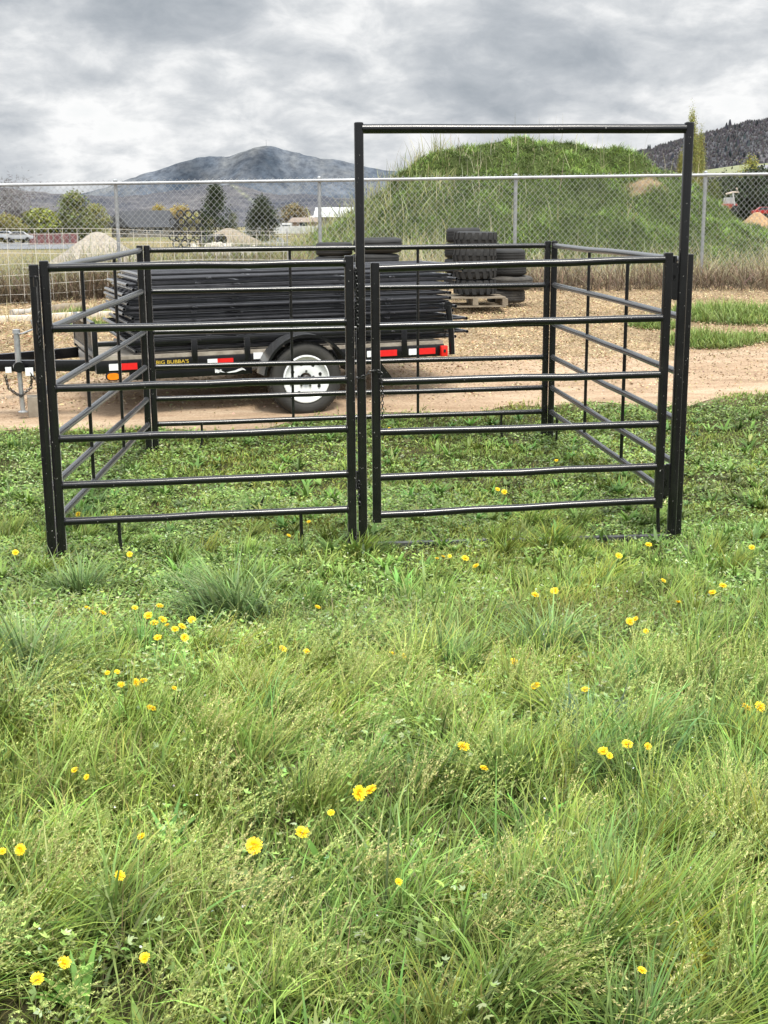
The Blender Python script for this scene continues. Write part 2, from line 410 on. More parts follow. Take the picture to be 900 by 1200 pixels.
m_right = hills_mat('bare_wooded_hillside', (.07, .072, .079), (.085, .084, .09), (.105, .1, .105), .012, .07)
far_prof = [(-260, 224), (-120, 222), (20, 226), (90, 229), (120, 221), (150, 210), (185, 200), (212, 190), (235, 184), (250, 182), (268, 184), (285, 180), (300, 174), (313, 171), (328, 173), (345, 178), (375, 184), (405, 189), (440, 197), (500, 206), (600, 214), (760, 225), (980, 230)]
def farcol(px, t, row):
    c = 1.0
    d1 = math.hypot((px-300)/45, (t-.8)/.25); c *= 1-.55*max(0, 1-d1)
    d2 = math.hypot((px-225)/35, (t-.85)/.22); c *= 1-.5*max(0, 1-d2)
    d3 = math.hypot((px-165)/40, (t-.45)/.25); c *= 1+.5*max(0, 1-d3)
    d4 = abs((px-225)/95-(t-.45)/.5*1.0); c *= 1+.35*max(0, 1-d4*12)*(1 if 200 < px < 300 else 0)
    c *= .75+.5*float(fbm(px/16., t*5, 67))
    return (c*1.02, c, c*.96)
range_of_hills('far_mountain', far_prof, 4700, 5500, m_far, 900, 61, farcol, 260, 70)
mid_prof = [(-300, 214), (-60, 217), (10, 219), (30, 223), (60, 226), (100, 229), (135, 231), (170, 228), (215, 222), (250, 217), (275, 216), (300, 223), (325, 228), (360, 228), (400, 232), (450, 236), (560, 240), (700, 243), (900, 244)]
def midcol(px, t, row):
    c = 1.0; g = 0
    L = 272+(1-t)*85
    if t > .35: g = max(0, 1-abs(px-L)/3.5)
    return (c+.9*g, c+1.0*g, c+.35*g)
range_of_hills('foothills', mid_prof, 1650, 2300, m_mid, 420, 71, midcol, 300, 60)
right_prof = [(560, 236), (660, 215), (710, 194), (745, 180), (770, 172), (795, 165), (820, 158), (850, 151), (880, 144), (905, 139), (960, 130), (1100, 112), (1300, 104)]
def rcol(px, t, row): return (1, 1, 1)
range_of_hills('wooded_hill', right_prof, 950, 1500, m_right, 300, 81, rcol, 220, 60)
# treeline along the wooded hill's crest and face (a far-off wood)
sp = Soup()
n = 9000
px = rng.uniform(735, 1000, n); k = rng.random(n)**.8
rows = np.interp(px, [p[0] for p in right_prof], [p[1] for p in right_prof])
wv = [v.co.copy() for v in bpy.data.objects['wooded_hill'].data.vertices]
wv = np.array(wv).reshape(60, 220, 3)
fi = np.interp(px, np.linspace(560, 1300, 220), np.arange(220)); fj = 46*(.25+.75*k)
i0 = fi.astype(int); j0 = fj.astype(int); a_ = (fi-i0)[:, None]; b_ = (fj-j0)[:, None]
base = (wv[j0, i0]*(1-a_)+wv[j0, np.minimum(i0+1, 219)]*a_)*(1-b_)+(wv[np.minimum(j0+1, 59), i0]*(1-a_)+wv[np.minimum(j0+1, 59), np.minimum(i0+1, 219)]*a_)*b_
con = rng.random(n) < .006+.035*smooth(.52, .68, fbm(px*.05, k*3, 63))
Ht = np.where(con, rng.uniform(4, 9, n), rng.uniform(2, 4.2, n))
for q in range(3):
    blades(sp, base+rng.normal(0, .4, (n, 3))*[1, 1, 0]-[0, 0, .5], Ht*rng.uniform(.7, 1, n), np.where(con, Ht*.4, Ht*.45), rng.uniform(0, 6.3, n), rng.normal(0, .08, n), rng.normal(0, .1, n),
           np.where(con[:, None], jcol((.07, .078, .088), n, .2), jcol((.08, .077, .084), n, .16)), np.where(con[:, None], jcol((.06, .07, .078), n, .2), jcol((.118, .112, .117), n, .16)), 3)
woods = sp.build('hillside_woods', leafy('woods_leaf', .1, .9, 0)); tag(woods, 'bare grey brush and scattered dark conifers covering the right hillside', 'woods', kind='stuff')

# radio mast on the peak
pk = at(312, 171, 5300)
mb = MB(); mb.tube([pk-np.array([0, 0, 8]), pk+np.array([0, 0, 24])], 1.4, 6, r2=.6)
mb.tube([pk+np.array([-2.5, 0, 12]), pk+np.array([2.5, 0, 12])], .7, 6)
tag(mb.build('radio_mast', GALV), 'tiny radio mast standing on the far mountain peak', 'mast')

# ================================================================== BACKGROUND THINGS
LEAF = leafy('tree_leaf', .25, .7, .1)
def tree(label, px, py_base, D, w, h, kind='bush', col=(.1, .13, .03), group=None, name=None, dens=1.0):
    b = at(px, py_base, D); z0 = min(float(hgt(b[0], b[1])), b[2]); h = h+b[2]-z0
    t = thing(name or {'bush': 'leafy_tree', 'cone': 'conifer_tree', 'poplar': 'poplar_tree', 'bare': 'bare_tree'}[kind], label, 'tree', (b[0], b[1], z0), random.uniform(0, 6), group)
    mb = MB()
    if kind == 'bare':
        def grow(p, d, L, r, k):
            q = p+d*L; mb.tube([p, (p+q)/2+Vector((random.uniform(-.05, .05)*L,)*3), q], r, 5, False, r2=r*.6)
            if k <= 0: return
            for _ in range(3 if k > 1 else 4):
                nd = (d+Vector((random.gauss(0, .45), random.gauss(0, .45), random.gauss(.08, .25)))).normalized()
                grow(p+d*L*random.uniform(.55, 1), nd, L*random.uniform(.55, .8), r*.55, k-1)
        grow(Vector((0, 0, -.3)), Vector((0, 0, 1)), h*.3, w*.045, 4)
        mb.build('trunk', simple('grey_bark', (.1, .085, .08), (.06, .05, .05), .9), t)
        s = Soup(); n = 1500
        c = rng.normal(size=(n, 3))*[w*.24, w*.24, h*.18]+[0, 0, h*.68]
        dirs = rand_dirs(n); dirs[:, 2] = np.abs(dirs[:, 2]); leaves(s, c, dirs*h*.05, perp(dirs)*h*.003, jcol((.11, .095, .085), n, .25))
        o = s.build('crown', LEAF); o.parent = t
        return t
    mb.tube([(0, 0, -.4), (w*.01, 0, h*.25), (0, w*.01, h*.8)], w*.045, 7, r2=w*.01)
    for k in range(9):
        z = h*random.uniform(.18, .7); a = random.uniform(0, 6.3); l = w*.35
        mb.tube([(0, 0, z), (math.cos(a)*l*.6, math.sin(a)*l*.6, z+h*.08), (math.cos(a)*l, math.sin(a)*l, z+h*.16)], w*.015, 5, r2=w*.004)
    mb.build('trunk', BARK, t)
    s = Soup(); nc = 110; cl = []
    for k in range(nc):
        a = random.uniform(0, 6.3); zz = random.random()
        if kind == 'cone':
            rr = w*.5*min(1, (1-zz)*1.5+.05)**.8*random.uniform(.4, 1.1); z = h*(.06+.92*zz)
        elif kind == 'poplar':
            rr = w*.5*math.sin(math.pi*min(1, zz*.93+.1))**.6*random.uniform(.1, 1); z = h*(.04+.94*zz)
        else:
            rr = w*.5*math.sqrt(max(0, 1-(2*zz-1)**2))*random.uniform(.35, 1.1)*(1.1-.3*zz); z = h*(.14+.8*zz)
        cl.append((math.cos(a)*rr, math.sin(a)*rr, z, random.uniform(.6, 1.35)))
    per = int(60*dens); n = nc*per; cl = np.array(cl); ci = np.repeat(np.arange(nc), per)
    sig = np.array([w*.085, w*.085, h*.05 if kind != 'poplar' else h*.07])
    c = cl[ci, :3]+rng.normal(size=(n, 3))*sig
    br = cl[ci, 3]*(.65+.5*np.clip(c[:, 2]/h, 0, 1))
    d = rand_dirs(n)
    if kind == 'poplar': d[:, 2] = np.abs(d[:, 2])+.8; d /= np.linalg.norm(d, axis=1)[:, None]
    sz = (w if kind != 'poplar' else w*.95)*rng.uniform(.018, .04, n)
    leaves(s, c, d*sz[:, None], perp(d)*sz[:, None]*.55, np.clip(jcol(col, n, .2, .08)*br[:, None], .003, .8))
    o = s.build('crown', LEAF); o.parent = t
    return t
def W(px, D): return px*D/F
tree('bare grey twiggy tree at the far left edge behind the fence', 14, 276, 140, W(62, 140), W(62, 140), 'bare')
tree('low rounded yellow green tree right of the bare tree', 48, 277, 150, W(62, 150), W(31, 150), 'bush', (.26, .28, .075))
tree('dull olive bush tree at far left in front of the bare tree', 8, 280, 130, W(40, 130), W(28, 130), 'bush', (.26, .24, .09))
tree('dark green shrubby tree between the olive bush and the pointed tree', 27, 278, 145, W(30, 145), W(24, 145), 'bush', (.11, .125, .045))
tree('pointed mid green tree standing left of the gravel pile', 88, 281, 150, W(50, 150), W(53, 150), 'cone', (.19, .21, .085), name='pointed_tree')
tree('pale olive tree just left of the dark roofed house', 112, 272, 190, W(34, 190), W(32, 190), 'bush', (.27, .27, .11), dens=.7)
tree('golden leafed small tree behind the dark roofed house', 186, 264, 275, W(22, 275), W(24, 275), 'bush', (.3, .24, .06), dens=.7)
tree('golden brown shrub tree against the right end of the dark roof', 212, 274, 250, W(32, 250), W(32, 250), 'bush', (.36, .28, .11), dens=1.2)
tree('pale olive shrub seen through the pipe stack', 231, 276, 240, W(34, 240), W(26, 240), 'bush', (.34, .32, .15), dens=1.2)
tree('big dark green conifer right of the black pipe stack', 253, 271, 120, W(38, 120), W(50, 120), 'cone', (.045, .06, .03), dens=1.1)
tree('smaller dark conifer left of the tan house', 308, 270, 130, W(38, 130), W(37, 130), 'cone', (.048, .06, .032), dens=1.1)
tree('thin pale shrub at the foot of the big dark conifer', 274, 270, 125, W(14, 125), W(22, 125), 'bush', (.13, .14, .06), dens=.5)
tree('hazy tan budding tree behind the tan house', 346, 266, 260, W(38, 260), W(26, 260), 'bush', (.2, .165, .09), dens=.6)
tree('tall pale green poplar rising above the right end of the top bar', 806, 262, 95, W(24, 95), W(116, 95), 'poplar', (.27, .27, .09), dens=3.2)
tree('shorter yellow green poplar on the left of the tall one', 795, 262, 97, W(17, 97), W(72, 97), 'poplar', (.27, .26, .08), dens=2.6)
tree('slim poplar spire on the right of the tall one', 817, 262, 96, W(18, 96), W(98, 96), 'poplar', (.26, .26, .09), dens=2.8)
tree('broad dark evergreen at the right edge behind the fence', 888, 250, 110, W(72, 110), W(50, 110), 'bush', (.05, .062, .035), dens=1.6)
tree('dark green tree behind the loader beyond the fence', 850, 248, 125, W(56, 125), W(42, 125), 'bush', (.07, .085, .045), dens=1.3)
tree('yellow green leafy tree above the dark trees at right', 876, 240, 150, W(36, 150), W(55, 150), 'bush', (.24, .24, .06), dens=.8)
tree('dark bush at the right shoulder of the grassy mound', 787, 232, 100, W(16, 100), W(36, 100), 'bush', (.06, .065, .03), dens=.8)
tree('olive shrub between the poplars and the dark trees', 834, 244, 105, W(26, 105), W(34, 105), 'bush', (.13, .15, .05), dens=.8)
# strip of green field under the right hill
mbf = MB(); P = [at(800, 207, 330), at(905, 207, 330), at(905, 191, 420), at(870, 193, 420), at(835, 200, 400), at(800, 203, 360)]
mbf.add([tuple(p) for p in P], [tuple(range(6))])
tag(mbf.build('hillside_field', simple('pale_green_field', (.2, .21, .1), (.15, .16, .08), .95, .05), smooth=False), kind='structure')

# ---- houses
ROOFD = simple('dark_shingles', (.05, .053, .06), (.035, .037, .042), .9, .6)
ROOFT = simple('brown_shingles', (.24, .19, .155), (.18, .14, .11), .9, .6)
WALLT = simple('tan_siding', (.33, .25, .2), (.27, .2, .16), .85, .5)
WALLG = simple('dim_siding', (.17, .16, .14), (.12, .115, .1), .85, .5)
WHITEP = simple('white_siding', (.5, .51, .51), (.4, .41, .41), .6, .4)
GLASS = simple('window_glass', (.05, .06, .07), (.03, .035, .04), .1, 1)
def house(name, label, cat, px, row_b, D, w, dp, wall_h, roof_h, wm, rm, rot=0, hip=.0, wins=()):
    b = at(px, row_b, D)
    t = thing(name, label, cat, b, -YAW+rot)
    MB().box((-w/2, 0, -1), (w/2, dp, wall_h)).build('wall', wm, t, False)
    o = .4; z = wall_h; m = MB(); hx = hip*w
    m.add([(-w/2-o, -o, z-.1), (w/2+o, -o, z-.1), (w/2+o, dp+o, z-.1), (-w/2-o, dp+o, z-.1), (-w/2-o+hx, dp/2, z+roof_h), (w/2+o-hx, dp/2, z+roof_h)],
          [(0, 1, 5, 4), (2, 3, 4, 5), (1, 2, 5), (3, 0, 4), (3, 2, 1, 0)])
    m.build('roof', rm, t, False)
    for (x, z0, ww, hh) in wins:
        f = MB().box((x-ww/2-.08, -.06, z0-.08), (x+ww/2+.08, -.003, z0+hh+.08)).build('window', WHITEP, t, False)
        MB().box((x-ww/2, -.08, z0), (x+ww/2, -.062, z0+hh)).build('pane', GLASS, f, False)
    return t
D = 240
hs = house('ranch_house', 'low house with a long dark grey roof behind the gravel pile', 'house', 166, 274, D, W(70, D), 9, W(8, D), W(19, D), WALLG, ROOFD, 0, .12, [(-1.5, .3, 1.2, .8), (3.2, .2, 1.6, .9), (1, .3, 1, .8)])
m = MB(); gxx = -W(27, D)
m.add([(gxx-2.2, -1.5, W(8, D)), (gxx+2.2, -1.5, W(8, D)), (gxx, -1.5, W(8, D)+2.6), (gxx-2.2, 4, W(8, D)), (gxx+2.2, 4, W(8, D)), (gxx, 4, W(8, D)+2.6)], [(0, 1, 2), (1, 4, 5, 2), (3, 0, 2, 5)])
m.build('gable', ROOFD, hs, False)
house('tan_house', 'tan house with a brown gabled roof beyond the white fence', 'house', 356, 268, 230, W(32, 230), 8, W(8, 230), W(5, 230), WALLT, ROOFT, 0, .1, [(0, .3, 1.4, .8)])
house('gable_house', 'small pale roof peeking above the tan house', 'house', 359, 262, 262, W(16, 262), 6, W(4, 262), W(5, 262), WALLT, simple('pale_roof', (.42, .38, .34), None, .9, .6), 0, .15)
house('white_shed', 'white metal roofed shed left of the grassy mound', 'shed', 391, 264, 90, W(34, 90), 5, W(11, 90), W(10, 90), simple('grey_siding', (.4, .39, .37), None, .8, .5), WHITEP, 0, .02, [(.3, .15, .5, .4)])  # walls a little greyer than the white roof
house('distant_barn', 'small grey barn roof at the far right edge under the hill', 'barn', 897, 204, 300, W(14, 300), 6, W(6, 300), W(5, 300), WHITEP, simple('barn_roof', (.2, .2, .22), None, .9, .6), 0, .02, [(0, .2, .8, .6)])
# white vinyl fence + white box trailer
t = thing('vinyl_fence', 'long white privacy fence below the tan house', 'fence', at(300, 274, 190), -YAW)
MB().box((-W(12, 190), 0, 0), (W(72, 190), .08, W(8.5, 190))).build('fence_panel', WHITEP, t, False)
for k in range(9):
    MB().box((-W(12, 190)+k*W(84, 190)/8-.09, -.06, 0), (-W(12, 190)+k*W(84, 190)/8+.09, .14, W(9.3, 190))).build('post', WHITEP, t, False)
t = thing('camper_trailer', 'white boxy camper trailer parked behind the white fence', 'camper', at(334, 272, 200), -YAW)
MB().box((-W(7.5, 200), 0, .4), (W(7.5, 200), 2.3, W(10.5, 200)), ).build('body', WHITEP, t, True, .12)
MB().box((-.6, -.02, W(5, 200)), (.8, -.004, W(8, 200))).build('window', GLASS, t, False)
for x in (-.8, .5): MB().lathe([(.02, -.1), (.34, -.1), (.34, .1), (.02, .1)], 14, (x, .1, .34), 'Y').build('wheel', RUBBER, t)
# red fence/hedge, parked cars at far left
t = thing('red_fence', 'dull red board fence behind the parking lot', 'fence', at(34, 285, 120), -YAW)
MB().box((0, 0, -.3), (W(58, 120), .1, W(11, 120))).build('board_panel', simple('red_boards', (.2, .085, .085), (.12, .05, .05), .9, 2), t, False)
for k in range(7): MB().box((k*W(58, 120)/6-.06, -.05, -.3), (k*W(58, 120)/6+.06, -.004, W(12, 120))).build('post', WALLG, t, False)
def car(label, px, row, D, L, col, rot=0, group=None):
    t = thing('parked_car', label, 'car', at(px, row, D), -YAW+rot, group)
    h = .34*L; m = MB(); w = .4*L
    prof = [(-.5, .09), (.5, .09), (.5, .19), (.33, .22), (.18, .34), (-.2, .345), (-.36, .23), (-.5, .21)]
    vs = [(x*L, y, z*L) for y in (0, w) for x, z in prof]; k = len(prof)
    m.add(vs, [tuple(range(k)), tuple(range(2*k-1, k-1, -1))]+[((i+1) % k, i, i+k, (i+1) % k+k) for i in range(k)])
    m.build('body', simple('car_paint', col, None, .25, 1), t, True, .03)
    MB().add([(-.31*L, -.02, .235*L), (.28*L, -.02, .235*L), (.16*L, -.02, .325*L), (-.18*L, -.02, .33*L)], [(0, 1, 2, 3)]).build('window', GLASS, t, False)
    for x in (-.31, .31): MB().lathe([(.02, -.03), (.075*L, -.03), (.075*L, .2), (.02, .2)], 16, (x*L, 0, .075*L), 'Y').build('wheel', RUBBER, t)
    return t
car('white car parked nearest in the lot at far left', 22, 283, 108, 2.4, (.42, .43, .44), .2)
car('silver car parked at the very left edge of the lot', 5, 281, 112, 2.2, (.45, .47, .5), .1)
car('small red vehicle at the right edge beneath the dark evergreen', 897, 253, 95, 1.9, (.4, .03, .025), -.1)

# ---- loader beyond the fence
t = thing('loader', 'small red and white loader parked under the dark trees', 'loader', at(855, 249, 85), -YAW)
s_ = 85/F
MB().box((-9*s_, 0, 4*s_), (9*s_, 1.2, 10*s_)).build('body', simple('loader_red', (.3, .06, .045), None, .5, 2), t, True, .05)
MB().box((-3*s_, .1, 10*s_), (5*s_, 1.1, 17*s_)).build('cab', simple('loader_white', (.6, .6, .6), None, .5, 2), t, True, .05)
MB().tube([(-6*s_, -.1, 21*s_), (2*s_, -.1, 23*s_), (9*s_, -.1, 23*s_), (6*s_, -.1, 28*s_)], .055, 6).build('boom', simple('boom_tan', (.6, .5, .42), None, .5, 2), t)
MB().tube([(5*s_, -.1, 8*s_), (2*s_, -.1, 23*s_)], .05, 6).build('mast', simple('mast_grey', (.5, .5, .5), None, .5, 2), t)
for x in (-6, 6): MB().lathe([(.05, -.12), (4*s_, -.12), (4*s_, .2), (.05, .2)], 16, (x*s_, 0, 4*s_), 'Y').build('wheel', RUBBER, t)
t = thing('pickup_truck', 'white pickup parked left of the loader', 'truck', at(845, 249, 84), -YAW)
m = MB().box((-4*s_, 0, 2*s_), (5*s_, 1, 5.5*s_)); m.box((-2*s_, .05, 5.55*s_), (2.5*s_, .95, 8.5*s_)); m.build('body', WHITEP, t, True, .04)
MB().box((-1.2*s_, -.0, 6*s_), (1.8*s_, .045, 8*s_)).build('window', GLASS, t, False)
for x in (-2.4, 3.2): MB().lathe([(.02, -.05), (1.7*s_, -.05), (1.7*s_, .1), (.02, .1)], 12, (x*s_, 0, 1.7*s_), 'Y').build('wheel', RUBBER, t)

# ---- piles
def pile(name, label, cat, px, row, D, w, h, mat, col1, seed, skew=0):
    b = at(px, row, D); n = 44; V = []; 
    for j in range(n):
        for i in range(n):
            x = (i/(n-1)-.5)*w*1.25; y = (j/(n-1)-.5)*w*1.1
            r = math.hypot((x-skew*w*.12)/(w*.5), y/(w*.46)); a = math.atan2(y, x)
            r *= 1+.14*(float(fbm(math.cos(a)*1.6+5, math.sin(a)*1.6, seed))-.5)
            z = h*max(-.06, (1-r) if r > .18 else .82+.09*(1-(r/.18)**2)*2*.5) if True else 0
            z += h*.09*(float(fbm(x/w*9, y/w*9, seed+2))-.5)
            V.append((x, y, z-.05))
    F_ = [(j*n+i, j*n+i+1, (j+1)*n+i+1, (j+1)*n+i) for j in range(n-1) for i in range(n-1)]
    m = MB(); m.add(V, F_); o = m.build(name, mat); o.location = tuple(map(float, b)); o.rotation_euler = (0, 0, -YAW)
    return tag(o, label, cat)
GRAV = simple('grey_tan_gravel', (.36, .32, .265), (.22, .19, .155), .95, 7, 0, .8, 22)
CHIP = simple('fresh_wood_chips', (.42, .27, .14), (.2, .12, .06), .95, 9, 0, .8, 22)
pile('gravel_pile', 'conical grey tan gravel pile behind the fence at left', 'gravel pile', 112, 308, 42, W(125, 42), W(41, 42), GRAV, None, 91, .3)
pile('chip_pile', 'orange wood chip pile beyond the fence at right', 'chip pile', 887, 271, 55, W(62, 55), W(26, 55), CHIP, None, 95)
pile('spoil_heap', 'low brown dirt berm right of the big dark conifer', 'dirt heap', 268, 284, 85, W(84, 85), W(19, 85), simple('brown_spoil', (.26, .215, .16), (.18, .15, .11), .95, 2, 0, .5, 9), None, 99)
# boulders
ico = bmesh.new(); bmesh.ops.create_icosphere(ico, subdivisions=3, radius=1)
rocks = []
for k in range(4):
    b2 = ico.copy()
    for v in b2.verts:
        q = v.co.normalized(); f = 1+.55*(float(fbm(q.x*1.5+k*7, q.y*1.5+q.z*1.3, 51+k))-.5)
        v.co = Vector((q.x*f*1.1, q.y*f*.9, q.z*f*.7))
    me = bpy.data.meshes.new('boulder'); b2.to_mesh(me); b2.free(); me.materials.append(ROCK); me.shade_smooth(); rocks.append(me)
ico.free()
for k in range(34):
    px = random.uniform(228, 300); row = random.uniform(290, 301)-max(0, 6-abs(px-262)*.3)*random.random(); D = 40-(row-290)*.35
    o = bpy.data.objects.new('boulder', rocks[k % 4]); COL.objects.link(o); o.location = tuple(map(float, at(px, row, D)))
    o.rotation_euler = (random.uniform(-.4, .4), random.uniform(-.4, .4), random.uniform(0, 6)); o.scale = (random.uniform(.1, .24),)*3
    tag(o, 'pale boulder in the rock heap behind the fence, below the pipes', 'boulder', 'boulders in the rock heap')

# ---- black pipes
def pipe_mesh(r, L):
    m = MB(); m.lathe([(r, 0), (r, L), (r*.64, L), (r*.64, 0)], 20, (0, 0, 0), 'Y', True); return m
Dp = 58; rp = W(4.9, Dp); b0 = at(207, 291, Dp)
proto = None; rows_ = [(0, 4, 0), (1, 4, -.5), (2, 4, 0), (3, 4, -.5), (4, 3, .0)]
for r_, cnt, off in rows_:
    for c_ in range(cnt):
        if r_ == 0 and c_ == 3: continue
        if proto is None: o = proto = pipe_mesh(rp, .6).build('plastic_pipe', HDPE)
        else: o = proto.copy(); COL.objects.link(o)
        xo = (c_+off)*2*rp*.98+(0 if r_ < 4 else rp*.6)+.15*r_*rp
        p = b0+rt0*xo; o.location = (float(p[0]), float(p[1]), float(b0[2]+rp+r_*rp*1.74)); o.rotation_euler = (random.uniform(-.015, .015), 0, .01+random.uniform(-.015, .015))
        tag(o, 'black plastic pipe, open end on, in the stacked pile beyond the fence', 'pipe', 'stacked black pipes')
for k, (px, row, rot, lab) in enumerate([(261, 286, .72, 'black pipe lying on the ground right of the pipe stack'), (250, 289, .85, 'half hidden black pipe lying beside the foot of the pipe stack')]):
    o = pipe_mesh(rp*1.25, 1.0 if k == 0 else .7).build('plastic_pipe', HDPE); p = at(px, row, 57); o.location = (float(p[0]), float(p[1]), float(p[2])+rp); o.rotation_euler = (0, 0, rot-YAW); tag(o, lab, 'pipe')

# ================================================================== CHAIN LINK FENCE
fA = at(135, 215, 21.9); fB = at(828, 205, 23.1); fd = (fB-fA); flen = np.linalg.norm(fd[:2]); fdir = fd/flen
sp_ = flen/3
ang = math.atan2(fd[1], fd[0])
fence = thing('chain_link_fence', 'galvanised chain link fence running across behind the trailer and tyres', 'fence', (fA[0], fA[1], hgt(fA[0], fA[1])), ang)
oz = fence.location.z
def fz(s):                                                   # (ground, top) at distance s along the fence, relative to the empty
    p = fA+fdir*s; return float(hgt(p[0], p[1]))-oz, float(p[2])-oz
s0, s1 = -2*sp_, 5*sp_
for k in range(-2, 6):
    g, tp = fz(k*sp_); m = MB(); m.tube([(k*sp_, .045, g-.2), (k*sp_, .045, tp+.05)], .032, 10); m.lathe([(.036, tp+.03), (.036, tp+.055), (.02, tp+.07), (0, tp+.078)], 10, (k*sp_, .045, 0)); m.build('post', GALV, fence)
m = MB(); m.tube([(s, .0, fz(s)[1]) for s in np.linspace(s0, s1, 12)], .027, 8); m.build('top_rail', GALV, fence)
pitch = .052; nW = int((s1-s0)/pitch/1); V = []; Fc = []; cnt = 0
hstep = .056
for w in range(nW):
    s = s0+w*pitch; g, tp = fz(s); nz = int((tp+.06-g)/hstep)
    k = np.arange(nz+1); zz = tp+.06-k*hstep; xx = s+np.where((k+w) % 2 == 0, -1, 1)*pitch*.5; yy = np.where((k+w) % 2 == 0, -.004, .004)+.012*np.sin(s*1.3+zz*2)
    rr = .0038
    P3 = np.stack([xx, yy, zz], 1)
    ring = np.stack([P3+[0, -rr, 0], P3+[rr*.9, rr*.5, 0], P3+[-rr*.9, rr*.5, 0]], 1)
    b = cnt+np.arange(nz)[:, None]*3
    for q in range(3):
        q2 = (q+1) % 3; Fc.append(np.concatenate([b+q, b+q2, b+3+q2, b+3+q], 1))
    V.append(ring.reshape(-1, 3)); cnt += len(V[-1])
o = raw_mesh('wire_mesh', np.concatenate(V), np.concatenate(Fc), GALV2, None, True); o.parent = fence

# ---- welded wire fence in front of it at left
hA = at(-60, 266, 20.6); hB = at(340, 272, 21.4); hd = hB-hA; hl = np.linalg.norm(hd[:2]); hdir = hd/hl
hog = thing('welded_wire_fence', 'pale square mesh stock fence along the weeds at left', 'fence', (hA[0], hA[1], hgt(hA[0], hA[1])), math.atan2(hd[1], hd[0]))
m = MB(); z0 = hog.location.z
def hz_(s, k): p = hA+hdir*s; g = float(hgt(p[0], p[1]))-z0; top = hA[2]+(hB[2]-hA[2])*s/hl-z0; return g+.02+(top-g-.02)*k
for k in (0, .12, .25, .38, .52, .66, .8, .93, 1.0):
    m.tube([(s, .004*math.sin(s*7), hz_(s, k)+.012*math.sin(s*2.3+k*9)) for s in np.linspace(0, hl, 30)], .0045, 4, False)
for s in np.arange(0, hl, .225):
    m.tube([(s+.01*math.sin(s*5), -.006, hz_(s, 0)), (s+.012*math.sin(s*3), -.006, hz_(s, 1))], .0045, 4, False)
m.build('wire_mesh', HOGW, hog)
for s in (.1, hl-.05):
    m = MB(); m.tube([(s, .03, hz_(s, 0)-.2), (s, .03, hz_(s, 1)+.02)], .012, 6); m.build('post', GALV, hog)

# ================================================================== TYRES AND PALLET
def tyre_mesh(r, w, lugs):
    m = MB(); h = w/2
    prof = [(r*.62, -h*.75), (r*.66, -h*.98), (r*.82, -h*1.06), (r*.94, -h*.9), (r*.985, -h*.7), (r, -h*.35), (r, h*.35), (r*.985, h*.7), (r*.94, h*.9), (r*.82, h*1.06), (r*.66, h*.98), (r*.62, h*.75), (r*.66, h*.5), (r*.9, h*.4), (r*.9, -h*.4), (r*.66, -h*.5)]
    if not lugs:
        pr = []
        for q in prof:
            pr.append(q)
        prof = prof[:5]+[(r, -h*.5), (r*.975, -h*.45), (r*.975, -h*.38), (r, -h*.33), (r, -h*.05), (r*.975, -h*.02), (r*.975, h*.05), (r, h*.08), (r, h*.33), (r*.975, h*.38), (r*.975, h*.45), (r, h*.5)]+prof[7:]
    m.lathe(prof, 40, closed=True)
    if lugs:
        n = 18
        for k in range(n):
            for sgn in (1, -1):
                a0 = 2*math.pi*(k+(.5 if sgn > 0 else 0))/n; a1 = a0+.1
                pts = []
                for rr in (r*.95, r*1.055):
                    for (da, zz) in ((0, sgn*h*.03), (.17, sgn*h*.03), (.17+.07, sgn*h*.98), (.05, sgn*h*.98)):
                        r_ = rr if abs(zz) < h*.5 else rr*.975
                        pts.append((r_*math.cos(a0+da), r_*math.sin(a0+da), zz))
                m.add(pts, [(4, 5, 6, 7), (0, 1, 5, 4), (1, 2, 6, 5), (2, 3, 7, 6), (3, 0, 4, 7)])
    return m
TREADS = {}
def tyre(label, p, z, r, w, lugs, mat, group, tilt=0):
    key = (round(r, 3), round(w, 3), lugs, mat.name)
    if key not in TREADS: TREADS[key] = o = tyre_mesh(r, w, lugs).build('tyre', mat)
    else: o = TREADS[key].copy(); COL.objects.link(o)
    o.location = (float(p[0])+random.uniform(-.025, .025), float(p[1])+random.uniform(-.02, .02), float(z)); o.rotation_euler = (random.uniform(-.02, .02), random.uniform(-.03, .03)+tilt, random.uniform(0, 6))
    return tag(o, label, 'tyre', group)
def stack_at(px, D):
    p = at(px, 300, D); return p, float(hgt(p[0], p[1]))
pA, gA = stack_at(391, 20.2); pB, gB = stack_at(441, 20.0)
ords = ['topmost', 'second from top', 'third from top', 'bottom']
def top_z(px, row, D): return at(px, row, D)[2]
for (p, px, row, D, r, w, nm, nt_) in ((pA, 391, 283.5, 20.2, .29, .2, 'left stack of smooth tyres by the fence', 4), (pB, 441, 278.5, 20.0, .385, .23, 'wide stack of smooth tyres behind the centre post', 4)):
    zt = top_z(px, row, D); g = float(hgt(p[0], p[1])); w = (zt-g)/nt_ if abs((zt-g)/nt_-w) < .1 else w
    for k in range(nt_):
        tyre(f'{ords[k] if k < 3 else "bottom"} worn tyre in the {nm}', p, zt-w*(k+.5)-.002*k, r*random.uniform(.97, 1.02), w*.92, False, RUBBER, None)
pC, gC = stack_at(541, 20.0); zt = top_z(541, 267.5, 20)
for k in range(4): tyre(f'{ords[k]} smooth tyre in the stack behind the chunky tyres', pC, zt-.105-.235*k, .27, .215, False, RUBBER, None)
pD, gD = stack_at(557, 18.6); zt = top_z(557, 271, 18.6); zb = top_z(557, 345.5, 18.6); hh = (zt-zb)/4
for k in range(4): tyre(f'{ords[k]} chunky lugged tyre in the stack on the pallet', pD, zt-hh*(k+.5), .305, hh*.9, True, RUBBER, None)
